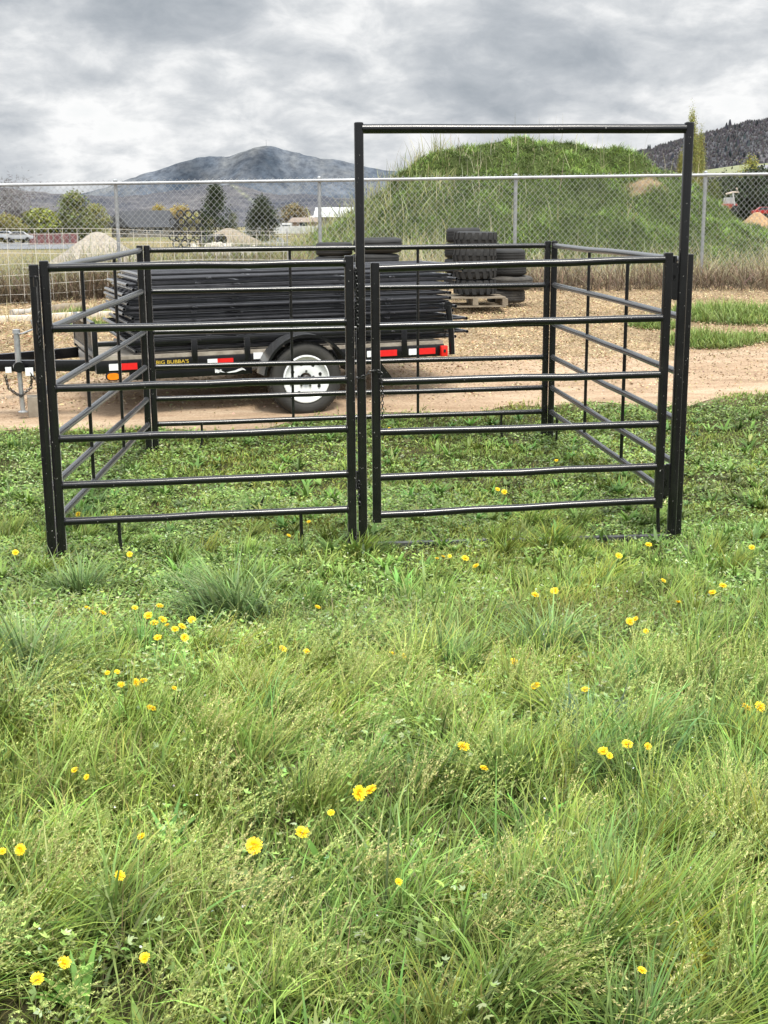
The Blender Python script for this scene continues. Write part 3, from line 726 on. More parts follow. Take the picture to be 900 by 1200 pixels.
pE, gE = stack_at(595, 19.2); zt = top_z(595, 291.5, 19.2); zb = top_z(595, 355, 19.2); hh = (zt-zb)/4
for k, (r, dx) in enumerate(((.285, 0), (.3, .0), (.335, .05), (.29, .0))):
    tyre(f'{ords[k]} tyre in the right hand stack beside the pallet', pE+rt0*dx, zt-hh*(k+.5), r, hh*.93, False, RUBBER if k < 2 else RUBBER_DUSTY, None)
zpal = top_z(557, 345.5, 18.6)
t = thing('wooden_pallet', 'weathered wooden pallet under the chunky tyres', 'pallet', (pD[0]-.02, pD[1], zpal-.16), -YAW+.05)
for k in range(5): MB().box((-.5, -.42+k*.18, .12), (.42, -.31+k*.18, .142), .003).build('deck_board', WOODP, t, False)
for k in range(3): MB().box((-.49+k*.43, -.42, .022), (-.41+k*.43, .4, .119), .002).build('stringer', WOODP, t, False)
for k in range(3): MB().box((-.5, -.42+k*.36, -.002), (.42, -.32+k*.36, .02), .002).build('bottom_board', WOODP, t, False)

# ================================================================== CORRAL PANELS
RZ = [1.68, 1.345, 1.01, .72, .45, .235]
def wob(a, b, n=7, amp=.004):
    a = Vector(a); b = Vector(b); o = []
    for i in range(n):
        t = i/(n-1); p = a.lerp(b, t)
        k = math.sin(math.pi*t)
        o.append(p+Vector((0, random.uniform(-amp, amp)*k, random.uniform(-amp, amp)*k)))
    return o
def post_mesh(z0, z1, r=.0265, x=0, y=0):
    m = MB(); m.tube([(x, y, z0), (x, y, z1-.004), ], r, 16, False, 3.2)
    # slightly domed cap
    m.tube([(x, y, z1-.004), (x, y, z1)], r, 16, True, 3.2, r2=r*.86); return m
def foot_mesh(x, z1, z0, r=.011, curl=.05, s=1):
    m = MB(); m.tube([(x, 0, z1), (x, 0, (z0+z1)/2+.02), (x+s*curl*.15, 0, z0+.05), (x+s*curl*.6, 0, z0+.012), (x+s*curl*1.3, 0, z0)], r, 8); return m
def panel(label, A, B, stays=(), feet=(), zA=0, zB=0, top=1.72, rz=RZ, mat=BLK, r=.022, name='corral_panel', pins=True):
    A = np.array(A, float); B = np.array(B, float); L = math.hypot(*(B-A)); a = math.atan2(B[1]-A[1], B[0]-A[0])
    t = thing(name, label, 'corral panel', (A[0], A[1], zA), a)
    dz = zB-zA
    post_mesh(-.03, top).build('post', mat, t)
    post_mesh(dz-.03, top+dz, x=L).build('post', mat, t)
    for z in rz: 
        m = MB(); m.tube(wob((.02, 0, z), (L-.02, 0, z+dz)), r, 12)
        for xx in (.026, L-.026):   # weld bead
            m.lathe([(r+.001, -.004), (r+.004, 0), (r+.001, .004)], 12, (0, 0, 0))
            k = len(m.v)-36
            for i in range(k, len(m.v)):
                v = m.v[i]; m.v[i] = (v[2]+xx+(0.003 if xx < 1 else -.003), v[0], v[1]+z+dz*(xx/L))
        m.build('rail', mat, t)
    for f in stays:
        x = L*f
        m = MB(); m.tube([(x, .0, rz[-1]+dz*f-.005), (x, .0, rz[0]+dz*f)], .0125, 8)
        m.build('stay', mat, t)
    for f, s in feet: foot_mesh(L*f, rz[-1]+dz*f, dz*f-.02, s=s).build('foot', mat, t)
    return t, L
W1, FX, W2, GYR = 1.70, 1.765, 1.892, -.108
BLp = (.407, 3.492); BRp = (3.872, 3.556)
def g(x, y): return float(hgt(x, y))
P_left, L_left = panel('narrow black front panel of six rails left of the gate', (0, 0), (W1, 0), (), ((.195, 1), (.82, 1)), g(0, 0), g(W1, 0)+.01)
P_sl, L_sl = panel('left side panel of the pen running back toward the trailer', (-.055, -.012), (BLp[0]-.03, BLp[1]-.02), (1/3+.02, 2/3+.01), ((.06, 1),), g(0, 0)-.02, g(*BLp))
P_sr, L_sr = panel('right side panel of the pen running back from the gate frame', (3.714, -.05), (BRp[0]+.03, BRp[1]-.02), (.36, .66), ((.93, 1),), g(3.7, 0), g(*BRp))
P_b, L_b = panel('rear panel of the pen directly in front of the trailer', (BLp[0]+.026, BLp[1]), (BRp[0]-.025, BRp[1]), (.345, .665), ((.115, -1), (.885, 1)), g(*BLp), g(*BRp))

def connector(parent, x, z, y=-.0, w=.035, h=.11):
    m = MB(); m.box((x, y-.008, z-h/2), (x+w, y+.008, z+h/2)); m.tube([(x+w, y, z-h*.8), (x+w, y, z+h*.75)], .011, 8); m.tube([(x+w+.002, y-.02, z+h*.75), (x+w, y, z+h*.77), (x+w, y+.03, z+h*.77)], .006, 6)
    m.build('connector_pin', BLK, parent)
connector(P_left, W1+.022, 1.60); connector(P_left, W1+.022, 1.40, h=.14); connector(P_left, W1+.022, .42)
connector(P_sl, -.045, 1.5, -.01, .02, .2)
# hanging chains on the left panel posts
def chain(parent, pts, name='chain', r=.0085, wr=.0028):
    pts = [Vector(p) for p in pts]; m = MB(); d = []
    for a, b in zip(pts[:-1], pts[1:]):
        n = max(1, int((b-a).length/.019)); d += [a.lerp(b, i/n) for i in range(n)]
    d.append(pts[-1])
    for i in range(len(d)-1):
        c = (d[i]+d[i+1])/2; t = (d[i+1]-d[i]).normalized(); s = t.cross(Vector((.31, .77, .2))).normalized(); n_ = t.cross(s)
        if i % 2: s = n_
        ring = [c+t*math.cos(q)*r*1.55+s*math.sin(q)*r for q in [2*math.pi*k/8 for k in range(9)]]
        m.tube(ring, wr, 5, False)
    return m.build(name, GALV_D, parent)
GALV_D = simple('dark_chain_steel', (.07, .07, .07), (.02, .02, .02), .4, 30, .6)
chain(P_left, [(W1+.035, -.02, 1.66), (W1+.042, -.025, 1.55), (W1+.04, -.03, 1.36), (W1+.05, -.02, 1.30)])
chain(P_left, [(W1+.04, -.02, .42), (W1+.035, -.03, .32), (W1+.045, -.03, .27)])
chain(P_sl, [(-.03, -.02, 1.45), (-.05, -.02, 1.33), (-.045, -.02, 1.28), (-.03, -.02, 1.27)])

# gate frame
fL = math.hypot(W2, GYR); fa = math.atan2(GYR, W2)
frame = thing('gate_frame', 'tall black bow frame over the gate with a high top bar', 'gate frame', (FX, 0, g(FX, 0)), fa)
dzf = g(FX+W2, GYR)-g(FX, 0)
post_mesh(-.03, 2.46, .0265).build('post', BLK, frame); post_mesh(dzf-.03, 2.46, .0265, fL).build('post', BLK, frame)
m = MB(); m.tube(wob((.02, 0, 2.425), (fL-.02, 0, 2.425), 7, .002), .0265, 14); m.build('top_bar', BLK, frame)
m = MB(); m.box((.03, -.025, -.015), (fL-.03, .025, .035)); m.build('threshold', simple('scuffed_black_bar', (.05, .05, .05), (.015, .015, .015), .35, 12), frame, True, .006)
for z in (1.62, .33):
    m = MB(); m.box((fL-.062, -.012, z-.05), (fL-.022, .012, z+.05)); m.tube([(fL-.05, 0, z-.07), (fL-.05, 0, z+.09)], .012, 8); m.build('hinge_pin', BLK, frame)

# gate leaf
gL = fL-.085-.09
gate = thing('walk_gate', 'black six rail swing gate hung inside the tall frame', 'gate', (FX+.085*math.cos(fa), .085*math.sin(fa), g(FX, 0)), fa)
zl = [1.655, 1.325, 1.002, .704, .432, .203]; zr = [1.692, 1.352, 1.019, .721, .46, .249]
post_mesh(.16, 1.69).build('post', BLK, gate); post_mesh(.205, 1.73, x=gL).build('post', BLK, gate)
for a_, b_ in zip(zl, zr): m = MB(); m.tube(wob((.02, 0, a_), (gL-.02, 0, b_)), .022, 12); m.build('rail', BLK, gate)
for z in (1.53, .4):
    m = MB(); m.box((gL+.022, -.012, z-.07), (gL+.055, .012, z+.07)); m.tube([(gL+.055, 0, z-.075), (gL+.055, 0, z+.075)], .015, 10); m.build('hinge', BLK, gate)
m = MB(); m.add([(.026, .012, .985), (.026, .012, 1.12), (.115, .012, 1.0), (.026, .02, .985), (.026, .02, 1.12), (.115, .02, 1.0)], [(0, 1, 2), (5, 4, 3), (0, 3, 4, 1), (1, 4, 5, 2), (2, 5, 3, 0)]); m.build('latch_plate', BLK, gate, False)
chain(gate, [(.03, -.034, 1.06), (0, -.034, 1.075), (-.03, -.034, 1.07), (-.062, -.036, 1.045), (-.095, -.036, 1.03), (-.118, -.02, 1.035)], 'latch_chain')
chain(gate, [(.03, -.03, 1.06), (.034, -.03, .98), (.035, -.03, .85), (.033, -.03, .78)], 'latch_chain')
m = MB(); m.tube([(gL, 0, .205), (gL+.005, 0, .1), (gL+.012, 0, .05)], .011, 8); m.build('drop_rod', BLK, gate)

# ================================================================== TRAILER
TA = R(11); wp = gp(361, 487); tz = float(wp[2])
TU = np.array([math.cos(TA), math.sin(TA), 0]); TV = np.array([-math.sin(TA), math.cos(TA), 0])
trailer = thing('utility_trailer', 'black flatbed utility trailer loaded with stacked panels behind the pen', 'trailer', (wp[0], wp[1], tz), TA)
TP = R(.55)
trailer.rotation_euler = (0, -TP, TA)
Mi = (Matrix.Translation(trailer.location) @ trailer.rotation_euler.to_matrix().to_4x4()).inverted()
def tl(px, py, Y=.28):                                       # trailer coordinates of a pixel on the plane Y
    o = Mi @ Vector(cam_pos); d = Mi.to_3x3() @ Vector(ray(px, py)); k = (Y-o.y)/d.y; p = o+d*k; return p.x, p.z
BX0 = tl(112, 420)[0]; BX1 = tl(521, 410)[0]; DZ = .615; YW = 1.98
BW0, BW1 = .28, YW
ZB = tl(250, 437)[1]; ZT = tl(250, 417)[1]
ZT = max(ZT, ZB+.1); DZ = ZT+.03
print('trailer', BX0, BX1, ZB, ZT)
# frame
for y in (BW0, BW1-.06):
    m = MB(); m.box((BX0, y, ZT-.115), (BX1, y+.06, ZT)); m.build('frame_rail', BLK_TRAILER, trailer, True, .006)
m = MB(); m.box((BX0+.3, BW0+.02, ZT-.19), (tl(296, 430)[0], BW0+.06, ZT-.118)); m.build('lower_rail', BLK_TRAILER, trailer, True, .005)
for x in (BX0+.03, BX1-.06): m = MB(); m.box((x-.03, BW0+.063, ZT-.11), (x+.03, BW1-.063, ZT-.003)); m.build('crossmember', BLK_TRAILER, trailer, True, .005)
for k in range(5):
    x = BX0+.5+k*(BX1-BX0-1)/4; m = MB(); m.box((x-.025, BW0+.063, ZT-.1), (x+.025, BW1-.063, ZT-.02)); m.build('crossmember', BLK_TRAILER, trailer, False)
for k in range(9):
    y0 = BW0+.01+k*(BW1-BW0-.02)/9; m = MB(); m.box((BX0+.01, y0+.004, ZT+.003), (BX1-.01, y0+(BW1-BW0-.02)/9-.004, ZT+.035), .002); m.build('deck_board', WOODD, trailer, False)
DZ = ZT+.036
# side rails on stakes
SRZ = tl(250, 398)[1]
for y in (BW0+.03, BW1-.03):
    m = MB(); m.box((BX0, y-.02, SRZ-.02), (BX1, y+.02, SRZ+.02)); m.build('side_rail', BLK_TRAILER, trailer, True, .004)
    for px_ in (228, 290, 420, 474):
        x = tl(px_, 410)[0]; m = MB(); m.box((x-.028, y-.036, ZT-.1), (x+.028, y-.022, SRZ+.01)); m.build('stake', BLK_TRAILER, trailer, True, .003)
    m = MB(); m.box((BX0-.02, y-.03, ZT+.003), (BX0+.03, y+.03, SRZ+.17)); m.build('corner_post', BLK_TRAILER, trailer, True, .005)
# front grille of upright slats
m = MB(); zt_ = SRZ+.2
m.box((BX0-.02, BW0+.07, zt_-.04), (BX0+.02, BW1-.07, zt_)); m.box((BX0-.02, BW0+.07, ZT+.04), (BX0+.02, BW1-.07, ZT+.08))
for k in range(22):
    y = BW0+.1+k*(BW1-BW0-.2)/21; m.box((BX0-.012, y-.014, ZT+.083), (BX0+.012, y+.014, zt_-.043))
m.build('front_grille', BLK_TRAILER, trailer, False)
# rear upright arm
xa, za = tl(524, 358); xb, zb = tl(531, 416)
m = MB(); m.tube([(xb-.02, BW0-.02, ZT-.1), (xb-.03, BW0-.02, (za+zb)/2), (xa, BW0-.02, za)], .028, 10, True, 3); m.build('rear_arm', BLK_TRAILER, trailer)
m = MB(); m.lathe([(.0, -.02), (.04, -.02), (.045, 0), (.04, .02), (0, .02)], 14, (xa, BW0-.02, za), 'Y'); m.build('arm_pivot', BLK_TRAILER, trailer)
m = MB(); m.tube([(xb-.02, BW1, ZT-.1), (xa, BW1, za)], .028, 10, True, 3); m.build('rear_arm', BLK_TRAILER, trailer)
# wheel
def wheel(y, flip=1):
    w_ = .205; r = .345
    prof = [(.225, -.085), (.245, -.1), (.29, -.106), (.325, -.095), (.34, -.075), (.345, -.04), (.345, .04), (.34, .075), (.325, .095), (.29, .106), (.245, .1), (.225, .085)]
    m = MB(); m.lathe(prof, 56, (0, y, r), 'Y')
    for k in range(44):
        for zz in (-.05, 0, .05):
            a0 = 2*math.pi*(k+(.5 if zz == 0 else 0))/44; pts = []
            for rr in (.343, .351):
                for da, dy in ((-.055, -.018), (.055, -.018), (.055, .018), (-.055, .018)): pts.append((rr*math.cos(a0+da), y+zz+dy, r+rr*math.sin(a0+da)))
            m.add(pts, [(4, 5, 6, 7), (0, 1, 5, 4), (1, 2, 6, 5), (2, 3, 7, 6), (3, 0, 4, 7)])
    wo = m.build('wheel', RUBBER_W, trailer)
    s = -1*flip
    m = MB(); m.lathe([(.228, s*.088), (.226, s*.1), (.214, s*.103), (.207, s*.085), (.19, s*.072), (.175, s*.066), (.12, s*.078), (.062, s*.07), (.056, s*.06)], 48, (0, y, r), 'Y')
    if flip < 0: pass
    m.build('rim', RIMW, wo)
    m = MB(); m.lathe([(.0, s*.105), (.03, s*.104), (.038, s*.096), (.04, s*.06)], 20, (0, y, r), 'Y'); m.build('hub_cap', HUB, wo)
    m = MB()
    for k in range(8):
        a = 2*math.pi*(k+.35)/8; m.lathe([(0, s*.0775), (.0165, s*.0775), (.018, s*.07)], 14, (.146*math.cos(a), y, r+.146*math.sin(a)), 'Y')
    m.build('vent_hole', DARK, wo)
    m = MB()
    for k in range(5):
        a = 2*math.pi*(k+.2)/5; m.lathe([(0, s*.088), (.01, s*.088), (.011, s*.07)], 6, (.075*math.cos(a), y, r+.075*math.sin(a)), 'Y')
    m.build('lug_nut', HUB, wo)
RUBBER_W = simple('muddy_trailer_tyre', (.05, .046, .04), (.02, .02, .02), .8, 5, 0, .3, 70)
wheel(.11); wheel(YW+.2, -1)
# fender
for y0, y1 in ((-.03, .262), (YW+.02, YW+.31)):
    m = MB(); n = 24; pts = []
    for k in range(n+1):
        a = R(8)+k/n*R(164); pts.append((math.cos(a), math.sin(a)))
    V = []; Fs = []
    for c_, s__ in pts:
        for (rr, yy) in ((.425, y1), (.425, y0), (.40, y0), (.405, y0+.008), (.418, y0+.008), (.418, y1)):
            V.append((c_*rr, yy, .345+s__*rr))
    for k in range(n):
        for j in range(6): Fs.append((k*6+j, k*6+(j+1) % 6, (k+1)*6+(j+1) % 6, (k+1)*6+j))
    m.add(V, Fs); m.build('fender', BLK_TRAILER, trailer)
m = MB(); m.tube([(0, .2, .345), (0, YW+.1, .345)], .035, 10); m.build('axle', BLK_TRAILER, trailer)
# tongue, coupler and jack
XT = tl(-70, 432)[0]; zc = tl(60, 433)[1]; YC = (BW0+BW1)/2
xj, _ = tl(23, 430, BW0+.2)
for sgn in (1, -1):
    m = MB(); ya = YC+sgn*(BW1-BW0)/2*.92; a = Vector((BX0+.2, ya, zc)); b = Vector((XT, YC+sgn*.05, zc-.0))
    d = (b-a).normalized(); nrm = Vector((-d.y, d.x, 0))*.03; hz2 = Vector((0, 0, .052))
    m.add([a-nrm-hz2, b-nrm-hz2, b+nrm-hz2, a+nrm-hz2, a-nrm+hz2, b-nrm+hz2, b+nrm+hz2, a+nrm+hz2], [(3, 2, 1, 0), (4, 5, 6, 7), (0, 1, 5, 4), (1, 2, 6, 5), (2, 3, 7, 6), (3, 0, 4, 7)])
    m.build('tongue', BLK_TRAILER, trailer, True, .006)
m = MB(); m.box((XT-.25, YC-.045, zc-.045), (XT+.1, YC+.045, zc+.05)); m.lathe([(.0, .06), (.055, .05), (.065, 0), (.05, -.06)], 14, (XT-.26, YC, zc)); m.build('coupler', BLK_TRAILER, trailer, True, .008)
def tongue_y(x): 
    k = (x-(BX0+.2))/(XT-(BX0+.2)); return YC-(BW1-BW0)/2*.92*(1-k)-.05*k
jy = tongue_y(tl(23, 430, .7)[0])-.065
xt1, zt1 = tl(19, 388, jy); xb1, zb1 = tl(27, 482, jy); xm, zm_ = tl(22, 430, jy)
m = MB(); m.tube([(xt1, jy, zt1), (xm, jy, zm_)], .028, 12); m.tube([(xm, jy, zm_), (xb1, jy, zb1+.01)], .023, 12); m.lathe([(.0, zb1-.01), (.045, zb1-.01), (.045, zb1), (.02, zb1+.01)], 14, (xb1, jy, 0)); m.build('jack_stand', GALV, trailer)
m = MB(); m.lathe([(0, .02), (.034, .015), (.036, -.02)], 12, (xt1, jy, zt1)); m.tube([(xt1, jy, zt1-.03), (xt1+.05, jy-.06, zt1-.02), (xt1+.16, jy-.07, zt1+.02), ], .008, 6); m.tube([(xt1+.16, jy-.07, zt1+.02), (xt1+.14, jy-.07, zt1+.1)], .016, 8); m.build('jack_crank', GALV, trailer)
m = MB(); m.tube([(xm, jy-.045, zm_), (xm, jy+.05, zm_)], .05, 12); m.build('jack_mount', BLK_TRAILER, trailer)
def local_chain(pts): chain(trailer, pts, 'safety_chain', .013, .004)
cy_ = jy-.03
xa, za = tl(6, 440, cy_); xb, zb = tl(22, 457, cy_)
local_chain([(xa, cy_, za), (xa+.02, cy_, za-.12), (xa+.12, cy_, za-.2), (xa+.22, cy_, za-.13), (xa+.24, cy_, za)])
local_chain([(xa+.22, cy_, za+.03), (xa+.3, cy_, za-.1), (xa+.33, cy_, za-.2), (xa+.29, cy_, za-.26)])
# plates, reflectors, lamps, decals  (name, px box, Y, material)
def plate(name, x0, y0, x1, y1, mat, Y=BW0, th=.004, bev=0, label=None):
    a = tl(x0, y1, Y); b = tl(x1, y0, Y); m = MB(); m.box((a[0], Y-.004-th, a[1]), (b[0], Y-.0035, b[1])); o = m.build(name, mat, trailer, bool(bev), bev)
    if label: o['label'] = label
    return o
def zrow(px_, zc_, hh_):  # px rows of a height on the rail face
    return zc_-hh_, zc_+hh_
def tape(name, px0, px1, mat, z0, z1, Y=BW0, th=.003, bev=0):
    a = tl(px0, 420, Y)[0]; b = tl(px1, 415, Y)[0]; m = MB(); m.box((a, Y-.003-th, z0), (b, Y-.0025, z1)); return m.build(name, mat, trailer, bool(bev), bev)
z0_, z1_ = ZT-.088, ZT-.028
for (a, b, c) in ((127, 141.5, 160), (243, 254.5, 273), (430, 440, 465), (479, 490, 510)):
    tape('white_reflector', a, b, WHT, z0_, z1_); tape('red_reflector', b, c, REDT, z0_, z1_)
xl, zl_ = tl(519, 412); m = MB(); m.box((xl-.035, BW0-.05, ZT-.115), (xl+.035, BW0-.002, ZT-.01)); tail = m.build('tail_light', REDL, trailer, True, .008)
m = MB(); m.box((xl-.012, BW0-.054, ZT-.075), (xl+.012, BW0-.0505, ZT-.045)); m.build('lens_centre', DARK, tail, False)
xl, zl_ = tl(132.5, 441); m = MB()
V = [(xl+.055*math.copysign(abs(math.cos(a))**.6, math.cos(a)), BW0-.03, zl_+.03*math.copysign(abs(math.sin(a))**.8, math.sin(a))) for a in [2*math.pi*k/20 for k in range(20)]]
m.add(V+[(x, BW0-.005, z) for x, y, z in V], [tuple(range(20))]+[(k, (k+1) % 20, (k+1) % 20+20, k+20) for k in range(20)]); am = m.build('marker_lamp', AMB, trailer)
m = MB(); V2 = [((x-xl)*1.22+xl, BW0-.015, (z-zl_)*1.3+zl_) for x, y, z in V]; m.add(V2+[(x, BW0+.02, z) for x, y, z in V2], [tuple(range(20))]+[(k, (k+1) % 20, (k+1) % 20+20, k+20) for k in range(20)]); m.build('lamp_gasket', DARK, am)
a = tl(297, 420)[0]; b = tl(308, 420)[0]; m = MB(); m.box((a, BW0-.007, ZT-.05), (b, BW0-.002, ZT+.012)); m.build('label_plate', WHT, trailer, False)
ycl = jy-.035
for (p0, p1, q0, q1) in ((6.5, 13, 430, 437), (30, 38.5, 430.5, 440.5)):
    xa, za = tl(p0, q1, ycl); xb, zb = tl(p1, q0, ycl); m = MB(); m.box((xa, ycl-.004, za), (xb, ycl, zb)); m.build('label_plate', WHT, trailer, False)
def text(body, px0, px1, zc_, hgt_, mat, Y, name):
    cu = bpy.data.curves.new(name, 'FONT'); cu.body = body; cu.size = 1; cu.align_x = 'LEFT'
    tmp = bpy.data.objects.new(name, cu); COL.objects.link(tmp); bpy.context.view_layer.update()
    me = bpy.data.meshes.new_from_object(tmp.evaluated_get(bpy.context.evaluated_depsgraph_get())); bpy.data.objects.remove(tmp)
    vs = np.array([v.co[:] for v in me.vertices]); mn, mx = vs.min(0), vs.max(0)
    a = tl(px0, 423, Y)[0]; b = tl(px1, 421, Y)[0]
    for v in me.vertices:
        x = a+(v.co.x-mn[0])/(mx[0]-mn[0])*(b-a); z = zc_+(v.co.y-mn[1])/(mx[1]-mn[1])*hgt_; v.co = (x, Y-.003, z)
    me.materials.append(mat); o = bpy.data.objects.new(name, me); COL.objects.link(o); o.parent = trailer; return o
text("BIG BUBBA'S", 183, 221, ZT-.052, .034, YEL, BW0, 'decal_lettering')
text("FAB-CO. LB 2000.", 183, 221, ZT-.1, .034, YEL, BW0, 'decal_lettering')
m = MB(); q = lambda px_, py_: (tl(px_, py_, BW0+.02)[0], BW0+.012, tl(px_, py_, BW0+.02)[1])
for poly in ([(251.5, 432), (258, 434), (264, 436.5), (256, 435.5), (252, 437)], [(258, 432.5), (254, 437), (256, 437), (260, 433.5)], [(265, 436.3), (275, 434), (283, 430.5), (286, 432), (288, 434), (284.5, 433), (276, 436), (268, 436.8)]):
    m.add([q(*p) for p in poly], [tuple(range(len(poly)))])
m.build('logo_decal', WHT, trailer, False)

# ---- concrete block by the jack
xb_, zb_ = tl(43, 487, jy+.1); wpos = Matrix.Translation(trailer.location) @ trailer.rotation_euler.to_matrix().to_4x4() @ Vector((xb_, jy+.1, zb_))
m = MB(); m.box((-.075, -.1, -.01), (.075, .1, .185)); o = m.build('wood_block', simple('grey_wood_block', (.3, .26, .21), (.2, .17, .13), .9, 10, 0, .3), None, True, .006); o.location = wpos; o.rotation_euler = (0, 0, .15); tag(o, 'squat grey wooden block on the dirt beside the trailer jack', 'wood block')

# ================================================================== STACK OF PANELS ON THE TRAILER
s0x = tl(156, 360, .36)[0]; s1x = tl(533, 350, .36)[0]; SL = s1x-s0x
zs0 = DZ+.03; zs1 = tl(250, 317, .36)[1]; NS = 17; ps = (zs1-zs0-.022)/(NS-1); SW = 1.32
rr_ = min(.019, ps*.37)
print('stack', s0x, s1x, zs0, zs1, ps)
Tm = Matrix.Translation(trailer.location) @ trailer.rotation_euler.to_matrix().to_4x4()
sproto = bpy.data.objects.new('corral_panel', None); COL.objects.link(sproto)
for x in (0, SL):
    m = MB(); rO = rr_
    # open ended post tube lying across the trailer
    m.lathe([(rO, -.03), (rO, SW+.03), (rO*.78, SW+.03), (rO*.78, -.03)], 12, (x, 0, 0), 'Y', True); m.build('post', BLK_STACK, sproto)
for k, f in enumerate((0.02, .16, .34, .54, .76, .97)):
    m = MB(); m.tube(wob((.02, SW*f, 0), (SL-.02, SW*f, 0), 6, .003), rr_*.93, 8); m.build('rail', BLK_STACK, sproto)
for f in (.33, .67): m = MB(); m.tube([(SL*f, .03, rr_*.55), (SL*f, SW*.97, rr_*.55)], .01, 6); m.build('stay', BLK_STACK, sproto)
for f in (.2, .8): m = MB(); m.tube([(SL*f, 0.03, 0), (SL*f, -.02, -.0), (SL*f+.03, -.05, 0)], .009, 6); m.build('foot', BLK_STACK, sproto)
for k in range(NS):
    o = sproto if k == 0 else copy_tree(sproto)
    dx = random.uniform(-.1, .1) if k else 0
    loc = Vector((s0x+dx+.05*math.sin(k*2.1), .345+random.uniform(0, .035), zs0+ps*k)); rz_ = random.uniform(-.014, .014); ry = random.uniform(-.0016, .0016)
    mm = Tm @ Matrix.Translation(loc) @ Matrix.Rotation(rz_, 4, 'Z') @ Matrix.Rotation(ry, 4, 'Y')
    if k % 3 == 1: mm = mm @ Matrix.Translation((SL, SW, 0)) @ Matrix.Rotation(math.pi, 4, 'Z')
    o.matrix_world = mm
    if k == NS-1: tag(o, 'topmost black panel lying flat on the trailer load', 'corral panel', 'panels stacked on the trailer')
    elif k == 0: tag(o, 'lowest black panel of the load resting on the trailer deck', 'corral panel', 'panels stacked on the trailer')
    else: tag(o, 'black panel lying flat between others in the trailer stack', 'corral panel', 'panels stacked on the trailer')

# timbers at the left bank
def timber(name, label, pxa, pxb, D, r, mat, cat):
    a = at(*pxa, D); b = at(*pxb, D+.3); m = MB(); a[2] = float(hgt(a[0], a[1]))+r*.7; b[2] = float(hgt(b[0], b[1]))+r*.7
    A = Vector(a); B = Vector(b); pts = [A.lerp(B, k/6)+Vector((0, 0, random.uniform(-.01, .01))) for k in range(7)]
    m.tube(pts, r, 12, True, 2.0 if 'log' in name else 5.0, r2=r*.85); return tag(m.build(name, mat), label, cat)
timber('timber_beam', 'long bleached timber lying along the bank at far left', (-30, 377), (150, 371), 18.4, .06, PLANK, 'timber')
timber('fallen_log', 'rough pale log lying at the foot of the weeds', (55, 369), (98, 359), 19.4, .075, WOODP, 'log')
timber('grey_log', 'short grey weathered log left of the rough pale log', (14, 369), (40, 367), 19.2, .06, simple('grey_driftwood', (.42, .4, .37), (.3, .28, .26), .9, 6), 'log')
# ================================================================== VEGETATION
GR = leafy('meadow_leaf', .28, .5, .3)
GRD = leafy('dry_leaf', .2, .8, .1)
def footprint(n, D0, D1, marg=.6, p=1.0):
    """random ground points in the part of the field the picture looks over (uniform over area, with a margin)"""
    D = np.sqrt(rng.uniform(D0*D0, D1*D1, n*2)); u = rng.uniform(-1, 1, n*2)*(D*.302*1.06+marg)
    D = D[:n]; u = u[:n]
    x = CX+rt0[0]*u+FH[0]*D; y = CY+rt0[1]*u+FH[1]*D
    return x, y, D
def onground(x, y, dz=-.004): return np.stack([x, y, hgt(x, y)+dz], 1)
# patchiness of the meadow
def f_clover(x, y): return smooth(.47, .6, fbm(x*.95+3, y*.95, 101, 4))*(1-.45*smooth(-2.6, -3.6, y))
def f_seed(x, y): return smooth(-2.2, -3.3, y+2.4*(fbm(x*.9, y*.9, 103)-.5))*(.25+.75*smooth(.4, .58, fbm(x*1.6, y*1.6, 104)))
def f_tall(x, y): return smooth(.5, .62, fbm(x*1.5+7, y*1.5, 105, 4))
def f_bare(x, y): return smooth(.63, .71, fbm(x*1.9+17, y*1.9, 107, 4))
s = Soup()
def do_blades(n, D0, D1, lmin, lmax, w, c0, c1, keep, lean=.35, bend=.9, seg=3, wind=.35, clump=0):
    x, y, D = footprint(n, D0, D1)
    if clump:
        k = max(1, n//clump); cx_, cy_, _ = footprint(k, D0, D1); j = rng.integers(0, k, n); a = rng.uniform(0, 6.3, n); r = np.abs(rng.normal(0, .035, n))
        x = cx_[j]+np.cos(a)*r; y = cy_[j]+np.sin(a)*r
    p = keep(x, y); q = (rng.random(n) < p) & (y < edge_y(x)-.02+.25*rng.normal(size=n)*.4); x, y, D = x[q], y[q], D[q]; n = len(x)
    L = rng.uniform(lmin, lmax, n)*np.clip(-.1+2.1*fbm(x*3.1, y*3.1, 109), .4, 1.7)*(.46+.54*smooth(.2, -2.4, y+2.2*(fbm(x*.8, y*.8, 110)-.5))); az = rng.uniform(0, 6.283, n)
    if wind: az = np.where(rng.random(n) < wind, rng.normal(.35, .7, n), az)
    tone = (.36+1.5*fbm(x*2.3, y*2.3, 111, 4))[:, None]; yel = fbm(x*.8+4, y*.8, 113)[:, None]-.5
    sh = np.concatenate([1.06+yel*.9, 1.03+yel*.12, .76-yel*.3], 1)
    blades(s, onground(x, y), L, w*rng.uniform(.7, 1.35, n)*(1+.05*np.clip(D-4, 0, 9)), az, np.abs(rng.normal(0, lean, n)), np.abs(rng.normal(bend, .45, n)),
           jcol(c0, n, .2)*tone*sh*.42, jcol(c1, n, .22, .1)*tone*sh, seg, rng.uniform(.7, 2.4, n))  # foot colour scaled down to paint shade into the gaps between blades
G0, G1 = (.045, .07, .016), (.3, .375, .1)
# short turf everywhere, thinner blades close by
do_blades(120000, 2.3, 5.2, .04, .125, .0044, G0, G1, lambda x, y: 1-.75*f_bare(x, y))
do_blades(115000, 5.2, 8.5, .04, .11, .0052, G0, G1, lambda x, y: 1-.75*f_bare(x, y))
do_blades(90000, 8.5, 13.5, .045, .12, .0066, G0, (.255, .345, .09), lambda x, y: 1-.6*f_bare(x, y))
